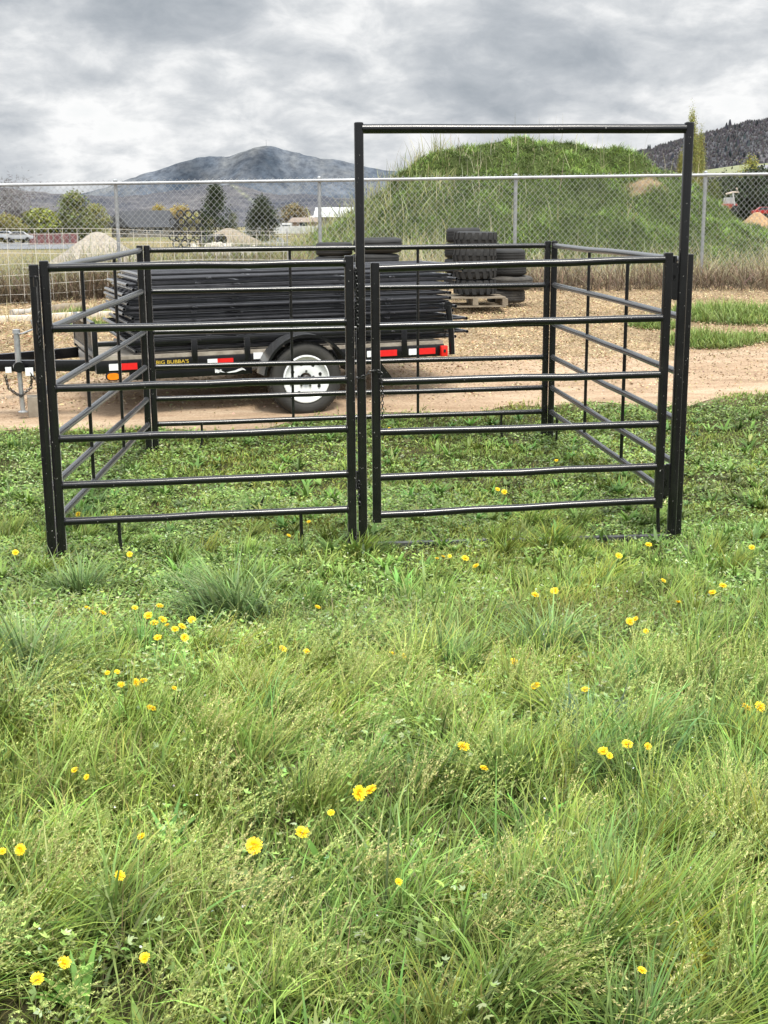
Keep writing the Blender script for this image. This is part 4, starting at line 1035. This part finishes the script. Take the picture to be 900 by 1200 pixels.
# longer grass in clumps
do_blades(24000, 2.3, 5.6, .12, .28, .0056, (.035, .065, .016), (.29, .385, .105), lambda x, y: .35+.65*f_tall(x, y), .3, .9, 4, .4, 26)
do_blades(14000, 5.4, 9, .1, .24, .0064, (.04, .07, .02), (.27, .365, .11), lambda x, y: .12+.88*f_tall(x, y), .3, .9, 4, .3, 24)
do_blades(9000, 8.6, 12.6, .1, .2, .0075, (.04, .07, .02), (.23, .33, .095), lambda x, y: .1+.9*f_tall(x, y), .3, .9, 4, .3, 20)
# broad light blades in bent clumps
do_blades(11000, 2.3, 5.6, .1, .26, .0085, (.04, .07, .02), (.29, .385, .13), lambda x, y: .1+.9*smooth(.48, .6, fbm(x*1.9+31, y*1.9, 171, 3)), .45, 1.2, 4, .5, 18)
do_blades(7000, 5.2, 9.2, .09, .22, .0095, (.04, .07, .02), (.28, .38, .13), lambda x, y: .1+.9*smooth(.48, .6, fbm(x*1.9+31, y*1.9, 171, 3)), .45, 1.2, 4, .5, 16)
# tussocks: every clump combed one way, with its own tone
TUS = []
def do_tussock(n, D0, D1, nb, Lr, keep, w=.0048, rad=.05):
    cx_, cy_, D = footprint(n, D0, D1); q = (rng.random(n) < keep(cx_, cy_)) & (cy_ < edge_y(cx_)-.3); cx_, cy_ = cx_[q], cy_[q]; n = len(cx_)
    Lc = rng.uniform(*Lr, n); caz = rng.normal(.3, .9, n)+3*(fbm(cx_*.8, cy_*.8, 173)-.5); bd = rng.uniform(.6, 1.7, n); tn = rng.uniform(.75, 1.35, n); yl = rng.normal(0, .12, n); ln = rng.uniform(.15, .5, n)
    TUS.append((cx_, cy_, Lc, caz, bd, tn, ln))
    j = np.repeat(np.arange(n), (nb*rng.uniform(.6, 1.4, n)).astype(int)); k = len(j); a = rng.uniform(0, 6.283, k); r = np.abs(rng.normal(0, rad, k))
    x = cx_[j]+np.cos(a)*r; y = cy_[j]+np.sin(a)*r; az = np.where(rng.random(k) < .72, caz[j]+rng.normal(0, .45, k), a)
    sh = np.stack([1.06+yl, 1.02+0*yl, .7-yl], 1)[j]*tn[j][:, None]
    blades(s, onground(x, y, -.01), Lc[j]*rng.uniform(.4, 1.05, k), w*rng.uniform(.6, 1.4, k)*(1+.05*np.clip(D[q][j]-4, 0, 9)), az, np.abs(ln[j]+rng.normal(0, .15, k)), bd[j]*rng.uniform(.6, 1.2, k),
           jcol((.035, .06, .016), k, .2)*sh, jcol((.25, .36, .1), k, .22, .09)*sh, 5, rng.uniform(.7, 2.4, k))
do_tussock(520, 2.3, 5.4, 95, (.16, .36), lambda x, y: .25+.75*smooth(.42, .58, fbm(x*1.3+5, y*1.3, 175)))
do_tussock(300, 5.2, 8.0, 80, (.12, .26), lambda x, y: .1+.6*smooth(.45, .6, fbm(x*1.3+5, y*1.3, 175)), .0056)
do_tussock(110, 8, 12, 60, (.1, .18), lambda x, y: .1+.4*smooth(.45, .6, fbm(x*1.3+5, y*1.3, 175)), .007)
# dead thatch
do_blades(34000, 2.3, 6, .06, .2, .0034, (.2, .16, .09), (.36, .3, .17), lambda x, y: .6+0*x, 1.0, .5, 2, .2)
do_blades(22000, 6, 13, .05, .13, .004, (.2, .16, .09), (.34, .28, .15), lambda x, y: .35+.6*f_bare(x, y), 1.0, .5, 2, .2)
grass = s.build('grass', GR); tag(grass, 'uneven green meadow grass covering the foreground and the pen floor', 'grass', kind='stuff')

# clover and weed leaves
s = Soup()
def do_clover(n, D0, D1, per, size, keep):
    x, y, D = footprint(n, D0, D1); q = (rng.random(n) < keep(x, y)) & (y < edge_y(x)-.08); x, y = x[q], y[q]; n = len(x)
    hgt_ = rng.uniform(.05, .15, n)*(.6+.8*fbm(x*2.4, y*2.4, 115))*(.5+.6*smooth(.2, -2.4, y)); b = onground(x, y); j = np.repeat(np.arange(n), per); k = len(j)
    a = rng.uniform(0, 6.283, k); r = np.sqrt(rng.random(k))*.055; zz = rng.uniform(.3, 1.05, k)*hgt_[j]
    c = b[j]+np.stack([np.cos(a)*r, np.sin(a)*r, zz*(1-.3*(r/.055)**2)], 1)
    d = np.stack([np.cos(a), np.sin(a), rng.normal(.15, .35, k)], 1); d /= np.linalg.norm(d, axis=1)[:, None]
    side = np.stack([-np.sin(a), np.cos(a), rng.normal(0, .35, k)], 1)
    tone = (.4+1.25*fbm(x*2.5, y*2.5, 117))[j][:, None]*(.26+.88*(zz/np.maximum(hgt_[j], .02)))[:, None]  # leaflets coloured darker low down, standing in for shade inside the patch
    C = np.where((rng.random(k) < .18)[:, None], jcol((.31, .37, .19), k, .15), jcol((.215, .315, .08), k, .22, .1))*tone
    for tri in (-.8, 0, .8):
        ca, sa = math.cos(tri), math.sin(tri)
        d2 = d*ca+side*sa; s2 = side*ca-d*sa
        sz = size*rng.uniform(.7, 1.3, k)[:, None]
        leaves(s, c+d2*sz*.9, d2*sz, s2*sz*.38, np.clip(C*rng.uniform(.85, 1.15, (k, 1)), 0, 1))
do_clover(9000, 2.3, 5.6, 11, .0085, lambda x, y: .1+.9*f_clover(x, y))
do_clover(15000, 5.2, 9, 13, .0078, lambda x, y: .25+.75*f_clover(x, y))
do_clover(12000, 8.6, 13, 9, .0098, lambda x, y: .22+.78*f_clover(x, y))
clover = s.build('clover_leaves', GR, False); tag(clover, 'patches of small leafed clover and alfalfa among the grass', 'clover', kind='stuff')

# flat leaf rosettes of dandelion and dock
s = Soup()
def do_rosettes(n, D0, D1, per=9):
    x, y, D = footprint(n, D0, D1); q = y < edge_y(x)-.2; x, y = x[q], y[q]; n = len(x); j = np.repeat(np.arange(n), per); k = len(j)
    az = rng.uniform(0, 6.3, k); L = rng.uniform(.07, .16, n)[j]*rng.uniform(.7, 1.15, k); b = onground(x, y, .004)[j]
    col = np.clip(jcol((.14, .235, .05), n, .25, .12)[j]*rng.uniform(.8, 1.25, (k, 1)), 0, .8)
    blades(s, b, L, rng.uniform(.018, .03, k), az, rng.uniform(.35, .95, k), rng.uniform(.3, .9, k), col*.6, col*1.15, 4)
do_rosettes(190, 2.3, 5); do_rosettes(330, 5, 9); do_rosettes(260, 8.6, 12)
rw = s.build('broadleaf_weeds', GR); tag(rw, 'flat leafy weed rosettes scattered among the grass', 'weeds', kind='stuff')

# seeding meadow grass: fine stalks with pale panicles
s = Soup()
def do_seed(n, D0, D1, keep, lmin, lmax, per=34, csp=(.47, .53, .19), clump=24):
    k = max(1, n//clump); cx_, cy_, _ = footprint(k, D0, D1)
    if TUS: h_ = k//2; pick = rng.integers(0, len(TUS[0][0]), h_); cx_[:h_] = TUS[0][0][pick]; cy_[:h_] = TUS[0][1][pick]
    q = rng.random(k) < keep(cx_, cy_); cx_, cy_ = cx_[q], cy_[q]; k = len(cx_)
    j = rng.integers(0, k, int(n*q.mean())); n = len(j); a = rng.uniform(0, 6.3, n); r = np.abs(rng.normal(0, .055, n)); x = cx_[j]+np.cos(a)*r; y = cy_[j]+np.sin(a)*r
    caz = (rng.normal(.3, .45, k)+3*(fbm(cx_*.8, cy_*.8, 173)-.5))[j]
    az = caz+rng.normal(0, .38, n); L = rng.uniform(lmin, lmax, n); lean = np.abs(rng.normal(.3, .22, n)); bend = np.abs(rng.normal(.75, .4, n))
    base = onground(x, y); tone = (.75+.5*fbm(x*1.2, y*1.2, 121))[:, None]
    blades(s, base, L, np.full(n, .0022), az, lean, bend, jcol((.1, .14, .035), n, .15)*tone, jcol((.38, .43, .11), n, .15)*tone, 4, rng.uniform(.7, 2.4, n))
    # spikelets on short side branches along the upper part
    d = np.stack([np.cos(az), np.sin(az), np.zeros(n)], 1)
    lv = 8; pts = [base]; p = base
    for i in range(lv):
        th = lean+bend*((i+.5)/lv); p = p+(d*np.sin(th)[:, None]+np.array([0, 0, 1.])*np.cos(th)[:, None])*(L/lv)[:, None]; pts.append(p)
    Pp = np.stack(pts, 1); jj = np.repeat(np.arange(n), per); m_ = len(jj); t = rng.uniform(.6, 1.0, m_)*lv; i0 = np.minimum(t.astype(int), lv-1); fr = (t-i0)[:, None]
    c = Pp[jj, i0]*(1-fr)+Pp[jj, i0+1]*fr; ax = Pp[jj, i0+1]-Pp[jj, i0]; ax /= np.linalg.norm(ax, axis=1)[:, None]
    open_ = rng.uniform(.3, 1.0, n)[jj]; reach = (1.02-(t/lv))*L[jj]*.09*open_+.002
    out_ = perp(ax); dirs = ax*.75+out_*.6; dirs /= np.linalg.norm(dirs, axis=1)[:, None]
    c = c+dirs*(reach*rng.uniform(.25, 1, m_))[:, None]
    sz = rng.uniform(.0028, .0055, m_)[:, None]
    leaves(s, c, dirs*sz, perp(dirs)*sz*.33, jcol(csp, m_, .2, .06)*tone[jj]*rng.uniform(.75, 1.2, (n, 1))[jj])
do_seed(8000, 2.3, 5.4, f_seed, .16, .34)
do_seed(2300, 2.3, 4.2, lambda x, y: .9+0*x, .14, .3, 30, (.56, .54, .24))
do_seed(1900, 4.8, 8.5, lambda x, y: .1+.3*f_tall(x, y), .14, .26, 20)
seedg = s.build('seeding_grass', leafy('seed_head', .3, .7, .15)); tag(seedg, 'pale feathery seed heads of tall meadow grass in the foreground', 'seed grass', kind='stuff')

# distinct tall bluish tufts
def tuft(px, row, rad, L, n, label, col=(.24, .345, .125), lean_dir=None):
    p = gp(px, row); s = Soup(); a = rng.uniform(0, 6.3, n); r = np.abs(rng.normal(0, rad*.4, n)); x = np.cos(a)*r; y = np.sin(a)*r
    az = a+rng.normal(0, .5, n)
    if lean_dir is not None: az = np.where(rng.random(n) < .5, lean_dir+rng.normal(0, .5, n), az)
    b = np.stack([x, y, hgt(x+p[0], y+p[1])-p[2]-.01], 1)
    blades(s, b, rng.uniform(.3, 1, n)*L, np.full(n, .009)*rng.uniform(.6, 1.3, n), az, np.abs(rng.normal(.25, .2, n))+r/rad*.25, np.abs(rng.normal(1.15, .6, n)), jcol((.03, .06, .02), n, .15), jcol(col, n, .22, .08)*1.12, 6, rng.uniform(.8, 2.3, n))
    o = s.build('grass_tuft', GR); o.location = tuple(map(float, p)); tag(o, label, 'grass tuft', 'tall grass tufts')
    return o
tuft(275, 728, .34, .5, 420, 'largest bluish tuft of long arching grass, right of the dandelion patch', lean_dir=2.9)
tuft(95, 697, .2, .3, 260, 'dark dense grass tuft at the foot of the left corner post')
tuft(28, 800, .27, .5, 380, 'tall grass tuft at the left edge below the corner post', lean_dir=3.0)
tuft(645, 775, .2, .36, 420, 'broad tuft of upright blades in the middle right of the meadow', (.24, .36, .13))
tuft(520, 795, .15, .34, 300, 'upright grass tuft directly below the gate posts')
tuft(690, 868, .15, .25, 260, 'low bluish grey tuft lying over at right of centre', (.18, .27, .15))
tuft(590, 930, .18, .34, 420, 'bright yellow green tuft behind the lone dandelions at centre', (.24, .35, .08))
tuft(30, 835, .14, .3, 260, 'flattened tuft below the tall left edge tuft', lean_dir=0.1)

# weeds on the mulch at right
def weed_patch(px, row, rx, ry, hh_, n, label):
    p = gp(px, row); s = Soup(); a = rng.uniform(0, 6.3, n); r = np.sqrt(rng.random(n)); x = np.cos(a)*r*rx; y = np.sin(a)*r*ry
    k = fbm((x+p[0])*2.2, (y+p[1])*2.2, 131) > .3; x, y, r = x[k], y[k], r[k]; n = len(x)
    b = np.stack([x, y, hgt(x+p[0], y+p[1])-p[2]-.01], 1)
    blades(s, b, hh_*rng.uniform(.4, 1, n)*(1.15-.6*r), np.full(n, .014), rng.uniform(0, 6.3, n), np.abs(rng.normal(.4, .3, n)), np.abs(rng.normal(.8, .4, n)), jcol((.06, .085, .02), n, .2), jcol((.27, .36, .09), n, .2), 3, rng.uniform(.7, 2.4, n))
    o = s.build('weed_clump', GR); o.location = tuple(map(float, p)); tag(o, label, 'weeds', 'green weeds on the mulch'); return o
weed_patch(862, 372, 1.0, .9, .36, 4200, 'large green weed clump on the mulch at right')
weed_patch(830, 402, .55, .55, .3, 2600, 'low green weed clump in front of the large one on the mulch')
weed_patch(766, 383, .35, .35, .24, 1000, 'small green weed clump seen behind the gate hinge post')
weed_patch(884, 398, .4, .35, .2, 700, 'sparse weed clump at the right edge by the dirt track')
weed_patch(105, 384, .5, .35, .25, 700, 'green weeds on the straw bank behind the left side panel')
weed_patch(90, 370, .6, .3, .2, 1100, 'thin weeds beside the rough pale log')

# wood chips and straw on the bank
s = Soup(); n = 170000
D = rng.uniform(12.2, 22.3, n); u = rng.uniform(-1, 1, n)*(D*.31+1.2); x = CX+rt0[0]*u+FH[0]*D; y = CY+rt0[1]*u+FH[1]*D
q = (y > edge_y(x)+1.5+.9*rng.normal(size=n)) | ((y > edge_y(x)+.3) & (rng.random(n) < .12)); x, y = x[q], y[q]; n = len(x)
a = rng.uniform(0, 6.3, n); L = rng.uniform(.005, .021, n); d = np.stack([np.cos(a), np.sin(a), rng.normal(0, .35, n)], 1); sd_ = perp(d)
left = smooth(.5, -2.5, x)
tone = (.4+1.2*fbm(x*2.0, y*2.0, 141, 4))[:, None]
C = np.where((rng.random(n) < .3)[:, None], jcol((.26, .18, .11), n, .2), jcol((.47, .37, .23), n, .17))*tone
L = L*(1+left*1.6*(rng.random(n) < .5)); wd_ = L*rng.uniform(.18, .5, n)*(1-.6*left)
leaves(s, np.stack([x, y, hgt(x, y)+rng.uniform(.004, .03, n)], 1), d*L[:, None], sd_*wd_[:, None], np.clip(C, 0, .9))
chips = s.build('wood_chips', leafy('chip_wood', .02, .9, .1), False); tag(chips, 'tan wood chips and straw strewn over the bank behind the trailer', 'wood chips', kind='stuff')
# pebbles and clods on the track
s = Soup(); n = 3000; D = rng.uniform(9.5, 14.5, n); u = rng.uniform(-1, 1, n)*(D*.31+1); x = CX+rt0[0]*u+FH[0]*D; y = CY+rt0[1]*u+FH[1]*D
q = (y > edge_y(x)-.1) & (y < edge_y(x)+2.6); x, y = x[q], y[q]; n = len(x); d = rand_dirs(n, .5); L = rng.uniform(.005, .02, n)[:, None]
leaves(s, np.stack([x, y, hgt(x, y)+.012], 1), d*L, perp(d)*L*.7, jcol((.38, .29, .2), n, .3))
peb = s.build('loose_gravel', leafy('clod', .0, .95, .1), False); tag(peb, 'loose clods and pebbles on the dirt track', 'gravel', kind='stuff')

# mound grass
s = Soup(); n = 150000
u = rng.uniform(-4, 11, n); v = rng.uniform(-6, 2.5, n); P_, hh = mound_pt(u, v); q = (hh > .1) & (rng.random(n) > .93*bare(u, v)); u, v, P_, hh = u[q], v[q], P_[q], hh[q]; n = len(u)
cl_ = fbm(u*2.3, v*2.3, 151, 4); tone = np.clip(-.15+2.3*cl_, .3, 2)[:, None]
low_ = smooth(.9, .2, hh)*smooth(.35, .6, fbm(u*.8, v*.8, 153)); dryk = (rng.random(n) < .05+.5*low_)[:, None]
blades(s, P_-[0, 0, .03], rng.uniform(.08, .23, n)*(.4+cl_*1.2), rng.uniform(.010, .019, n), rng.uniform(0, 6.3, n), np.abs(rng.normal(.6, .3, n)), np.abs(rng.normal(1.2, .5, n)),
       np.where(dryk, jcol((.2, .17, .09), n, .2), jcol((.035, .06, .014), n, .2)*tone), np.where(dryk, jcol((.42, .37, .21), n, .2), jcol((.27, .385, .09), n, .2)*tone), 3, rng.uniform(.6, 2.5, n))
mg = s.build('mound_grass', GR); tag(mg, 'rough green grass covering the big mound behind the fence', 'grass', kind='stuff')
# dry weeds: standing stalks and tangles
s = Soup()
def dryband(n, pu, pD, zf, Ls, W_, c0, c1, lean=.35, bend=.5):
    u = pu(n); D = pD(n); x = CX+rt0[0]*u+FH[0]*D; y = CY+rt0[1]*u+FH[1]*D; z = zf(u, D, x, y)
    blades(s, np.stack([x, y, z], 1), rng.uniform(*Ls, n)*(.6+.8*fbm(u*.9, D*.9, 161)), np.full(n, W_)*rng.uniform(.6, 1.4, n), rng.uniform(0, 6.3, n), np.abs(rng.normal(0, lean, n)), rng.normal(bend, .4, n), jcol(c0, n, .25), jcol(c1, n, .25), 3, rng.uniform(.6, 2.5, n))
gz = lambda u, D, x, y: hgt(x, y)-.02
mz = lambda u, D, x, y: np.maximum(mound_pt(u, D-MD)[0][:, 2], hgt(x, y))-.02
U = lambda a, b: (lambda n: rng.uniform(a, b, n))
# brown mats along the fence foot at right
dryband(9000, U(1.6, 8.4), U(21.6, 24.2), gz, (.2, .65), .012, (.09, .07, .05), (.25, .19, .13), 1.1, 1.0)
dryband(2000, U(2.0, 8.5), U(22.6, 26), mz, (.3, .8), .010, (.3, .26, .16), (.5, .45, .28), .35, .6)
dryband(900, U(-.5, 2.2), U(22.6, 26), mz, (.4, 1.0), .011, (.32, .28, .18), (.55, .5, .33), .35, .5)
# pale stalks on the mound
dryband(190, U(-1, 9), U(26, 32.5), mz, (.4, .85), .009, (.4, .36, .24), (.52, .47, .33), .25, .2)
dryband(130, U(.8, 3.2), U(27, 31.5), mz, (.35, .7), .009, (.4, .36, .26), (.5, .45, .33), .25, .2)
# tangled weeds along the left fence
dryband(14000, U(-8.5, -1.2), U(21.2, 23.5), gz, (.25, .8), .012, (.06, .045, .03), (.2, .15, .1), 1.1, .9)
dryband(2000, U(-8.5, -1.4), U(21.6, 26), gz, (.5, 1.1), .010, (.2, .17, .1), (.42, .37, .22), .55, .6)
dryband(2600, U(-8.5, -1.4), U(22, 27), gz, (.4, 1.0), .014, (.08, .09, .03), (.2, .22, .09), .4, .6)
dryband(1500, U(-6.5, -1.8), U(17.6, 20), gz, (.12, .35), .009, (.4, .32, .18), (.55, .46, .28), 1.1, .4)
dryband(2600, U(-3, 1.6), U(22.6, 34), mz, (.3, .8), .014, (.2, .2, .09), (.4, .4, .2), .4, .6)
dw = s.build('dry_weeds', GRD); tag(dw, 'brown and straw coloured dead weeds tangled along the foot of the fence', 'weeds', kind='stuff')

# ---- dandelions
PET = simple('dandelion_yellow', (.9, .69, .018), (.85, .55, .01), .6, 120)
STM = simple('dandelion_stem', (.16, .22, .06), (.1, .15, .04), .6, 40)
dproto = thing('dandelion', 'd', 'dandelion')
m = MB()
for ring, (cnt, r0, r1, el0) in enumerate(((26, .004, .0225, .12), (24, .004, .020, .38), (20, .003, .016, .68), (14, .002, .011, 1.0), (8, .001, .006, 1.3))):
    for k in range(cnt):
        a = 2*math.pi*(k+.5*(ring % 2))/cnt+random.uniform(-.06, .06); e_ = el0+random.uniform(-.22, .22); w_ = .0022
        ca, sa = math.cos(a), math.sin(a); px_, py_ = -sa, ca
        P0 = (ca*r0, sa*r0, .004); rm = (r0+r1)*.55; P1 = (ca*rm*math.cos(e_*.6), sa*rm*math.cos(e_*.6), .004+rm*math.sin(e_)); rl = r1*random.uniform(.88, 1.06); P2 = (ca*rl*math.cos(e_), sa*rl*math.cos(e_), .003+rl*math.sin(e_))
        V = []
        for (p, ww) in ((P0, .5), (P1, 1), (P2, .8)): V += [(p[0]-px_*w_*ww, p[1]-py_*w_*ww, p[2]), (p[0]+px_*w_*ww, p[1]+py_*w_*ww, p[2])]
        m.add(V, [(0, 1, 3, 2), (2, 3, 5, 4)])
fl = m.build('flower_head', PET, dproto, False); fl.location = (0, 0, 0)
m = MB(); m.lathe([(.0, -.012), (.006, -.01), (.008, 0), (.005, .005)], 10); m.build('bract', STM, fl)
m = MB(); m.tube([(.012, .006, -.16), (.006, .004, -.08), (0, 0, -.008)], .0021, 6); m.build('stem', STM, dproto)
DL = [
 ('yellow dandelion in the dense cluster left of the largest tuft', 'dandelions in the dense cluster', [(158, 713), (187, 711), (174, 722), (181, 731), (190, 727), (196, 733), (213, 735), (205, 738), (185, 748), (216, 748), (225, 727)]),
 ('dandelion in the pair just left of the dense cluster', 'dandelion pair left of the cluster', [(102, 713), (120, 719)]),
 ('small dandelion in the loose group below the dense cluster', 'dandelions below the cluster', [(126, 789), (142, 803), (159, 800), (168, 799), (137, 788)]),
 ('bright single dandelion facing forward, below the loose group', None, [(204, 807)]),
 ('single dandelion just below and left of the forward facing one', None, [(177, 831)]),
 ('dandelion beside the right edge of the largest tuft', None, [(372, 712)]),
 ('dandelion in the faint pair below right of the largest tuft', 'dandelion pair near the largest tuft', [(331, 761), (359, 764)]),
 ('tiny dandelion in the seed grass at mid left', 'tiny dandelions at mid left', [(88, 903), (102, 911)]),
 ('partly hidden dandelion in seed grass, left of the round one', None, [(166, 981)]),
 ('half sunken dandelion below the partly hidden one', None, [(140, 1027)]),
 ('dandelion at the left edge of the lower meadow', 'dandelions at the left edge', [(24, 996), (3, 998)]),
 ('large round dandelion turned to the viewer in the lower meadow', None, [(298, 992)]),
 ('flat side on dandelion right of the round one', None, [(354, 977)]),
 ('small dandelion just below the big double bloom', None, [(388, 953)]),
 ('dandelion in the big double bloom at the centre of the lower meadow', 'big double dandelion bloom', [(420, 930), (435, 927)]),
 ('tall dandelion at the bottom left corner', None, [(75, 1129)]),
 ('small dandelion beside the tall one at bottom left', None, [(44, 1148)]),
 ('open dandelion near the bottom, right of the tall corner one', None, [(170, 1123)]),
 ('tiny dandelion half buried below the big double bloom', None, [(467, 1034)]),
 ('lower dandelion in front of the bright centre tuft', None, [(567, 901)]),
 ('upper dandelion in front of the bright centre tuft', None, [(543, 876)]),
 ('dandelion in the row right of the bright centre tuft', 'dandelions in a short row', [(707, 881), (714, 886), (735, 873), (759, 875)]),
 ('dandelion in the pair at the middle of the meadow', 'dandelion pair in mid meadow', [(459, 767), (473, 769)]),
 ('dandelion on the left of the broad upright tuft', None, [(602, 776)]),
 ('small dandelion in shade below the broad upright tuft', 'dandelions below the broad tuft', [(628, 805), (686, 809)]),
 ('dandelion in the bunch in front of the frame threshold', 'dandelions by the threshold', [(512, 655), (519, 653), (527, 652), (558, 664), (545, 655)]),
 ('pale dandelion in the pair below the gate', 'dandelion pair below the gate', [(650, 693), (627, 698)]),
 ('dandelion right of the broad tuft in mid meadow', 'dandelions right of the broad tuft', [(745, 726), (757, 740), (738, 729)]),
 ('dandelion below the right frame post', 'dandelions below the right frame post', [(777, 681), (795, 707), (760, 639), (725, 652)]),
 ('big yellow dandelion in the bright pair near the right edge', 'bright dandelion pair at right', [(835, 695), (847, 687)]),
 ('lone dandelion at the right edge level with the frame foot', None, [(881, 642)]),
 ('dandelion in the double bloom at the lower right edge', 'double dandelion at right edge', [(874, 830), (890, 829)]),
 ('dandelion in the grass inside the pen behind the gate', 'dandelions behind the gate', [(583, 574), (591, 577), (456, 502), (652, 540)]),
 ('dandelion in the far grass beside the trailer wheel', 'dandelions beside the wheel', [(318, 494), (324, 496)]),
 ('faint dandelion by the foot of the left front panel', 'dandelions under the left panel', [(18, 648), (152, 650), (92, 603), (338, 628), (362, 612)]),
 ('tiny faded dandelion low in the bottom right grass', None, [(752, 1138)]),
]
first = True
for lab, grp, pts in DL:
    for (px_, py_) in pts:
        o = dproto if first else copy_tree(dproto); first = False
        hz_f = .17 if py_ > 850 else (.14 if py_ > 640 else .1)
        p = gp(px_, py_, hz_f)
        o.location = tuple(map(float, p)); o.rotation_euler = (random.uniform(-.1, .95), random.uniform(-.6, .6), random.uniform(-.5, .5))
        sc_ = random.choice((.6, .75, .85, .95, 1.0))*random.uniform(.92, 1.06)*(.95 if py_ > 900 else .9); sc_ *= {(298, 992): 1.2, (420, 930): 1.15, (435, 927): 1.1, (752, 1138): .45, (44, 1148): .7, (388, 953): .8, (140, 1027): .75, (467, 1034): .45, (166, 981): .8, (88, 903): .6, (102, 911): .5, (3, 998): .8}.get((px_, py_), 1.0)
        o.scale = (sc_,)*3
        o['label'] = lab
        if grp: o['group'] = grp
        elif 'group' in o: del o['group']
# a few tiny white chickweed blooms
s = Soup(); n = 260; x, y, D = footprint(n, 2.6, 7); d = rand_dirs(n, .3); c = onground(x, y, .11)
leaves(s, c, d*.004, perp(d)*.004, jcol((.75, .75, .78), n, .05))
wf = s.build('white_florets', leafy('white_petal', .2, .7, .1), False); tag(wf, 'tiny white weed florets dotted through the grass', 'flowers', kind='stuff')


# ================================================================== LIGHT
SUN_EL, SUN_AZ = R(62), R(168)          # azimuth measured from +Y clockwise
sl = bpy.data.lights.new('sun', 'SUN'); sl.energy = 4.95; sl.angle = R(16); sl.color = (1, .955, .87)
so = bpy.data.objects.new('sun', sl); COL.objects.link(so)
sd = Vector((math.sin(SUN_AZ)*math.cos(SUN_EL), math.cos(SUN_AZ)*math.cos(SUN_EL), math.sin(SUN_EL)))
so.rotation_euler = sd.to_track_quat('Z', 'Y').to_euler(); so.location = (0, -10, 20)
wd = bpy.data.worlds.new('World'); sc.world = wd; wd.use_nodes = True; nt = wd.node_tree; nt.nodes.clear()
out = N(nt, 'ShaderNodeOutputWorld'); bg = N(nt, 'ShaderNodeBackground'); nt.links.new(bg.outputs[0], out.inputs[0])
sky = N(nt, 'ShaderNodeTexSky'); sky.sky_type = 'NISHITA'; sky.sun_disc = False; sky.sun_elevation = SUN_EL; sky.sun_rotation = SUN_AZ
skm = N(nt, 'ShaderNodeMixRGB', blend_type='MULTIPLY'); skm.inputs[0].default_value = 1; skm.inputs[2].default_value = (.1, .1, .1, 1); nt.links.new(sky.outputs[0], skm.inputs[1])
tc = N(nt, 'ShaderNodeTexCoord'); sep = N(nt, 'ShaderNodeSeparateXYZ'); nt.links.new(tc.outputs['Generated'], sep.inputs[0])
def mth(op, a, b=None, c=None):
    n = N(nt, 'ShaderNodeMath', operation=op)
    for i, v in enumerate((a, b, c)):
        if v is None: continue
        if isinstance(v, (int, float)): n.inputs[i].default_value = v
        else: nt.links.new(v, n.inputs[i])
    return n.outputs[0]
zc_ = mth('MAXIMUM', sep.outputs[2], 0.0); den = mth('ADD', zc_, .42)
cmb = N(nt, 'ShaderNodeCombineXYZ'); nt.links.new(mth('DIVIDE', sep.outputs[0], den), cmb.inputs[0]); nt.links.new(mth('DIVIDE', sep.outputs[1], den), cmb.inputs[1])
n1 = noise(nt, 3.4, 9, .52, cmb.outputs[0], .35); n2 = noise(nt, 11, 7, .6, cmb.outputs[0], .3)
mixn = mth('ADD', mth('MULTIPLY', n1.outputs[0], .68), mth('MULTIPLY', n2.outputs[0], .32))
low = N(nt, 'ShaderNodeMapRange'); low.inputs[1].default_value = .0; low.inputs[2].default_value = .2; low.inputs[3].default_value = .05; low.inputs[4].default_value = -.035; nt.links.new(zc_, low.inputs[0])
cl = ramp(nt, [(.35, (.40, .44, .485)), (.44, (.52, .555, .595)), (.52, (.70, .725, .75)), (.60, (.98, .985, .985))], mth('ADD', mixn, low.outputs[0]))
cov = ramp(nt, [(.60, (1, 1, 1)), (.72, (.8, .8, .8))], mixn)
mixs = N(nt, 'ShaderNodeMixRGB'); nt.links.new(cov.outputs[0], mixs.inputs[0]); nt.links.new(skm.outputs[0], mixs.inputs[1]); nt.links.new(cl.outputs[0], mixs.inputs[2])
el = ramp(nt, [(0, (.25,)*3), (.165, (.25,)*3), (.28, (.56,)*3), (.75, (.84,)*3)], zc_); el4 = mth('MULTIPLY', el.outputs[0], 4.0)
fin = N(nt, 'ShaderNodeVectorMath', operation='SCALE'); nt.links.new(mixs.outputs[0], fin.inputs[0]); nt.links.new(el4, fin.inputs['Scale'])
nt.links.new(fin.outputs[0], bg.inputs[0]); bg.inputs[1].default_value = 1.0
sc.view_settings.view_transform = 'Standard'; sc.view_settings.look = 'None'; sc.view_settings.exposure = 0; sc.view_settings.gamma = 1
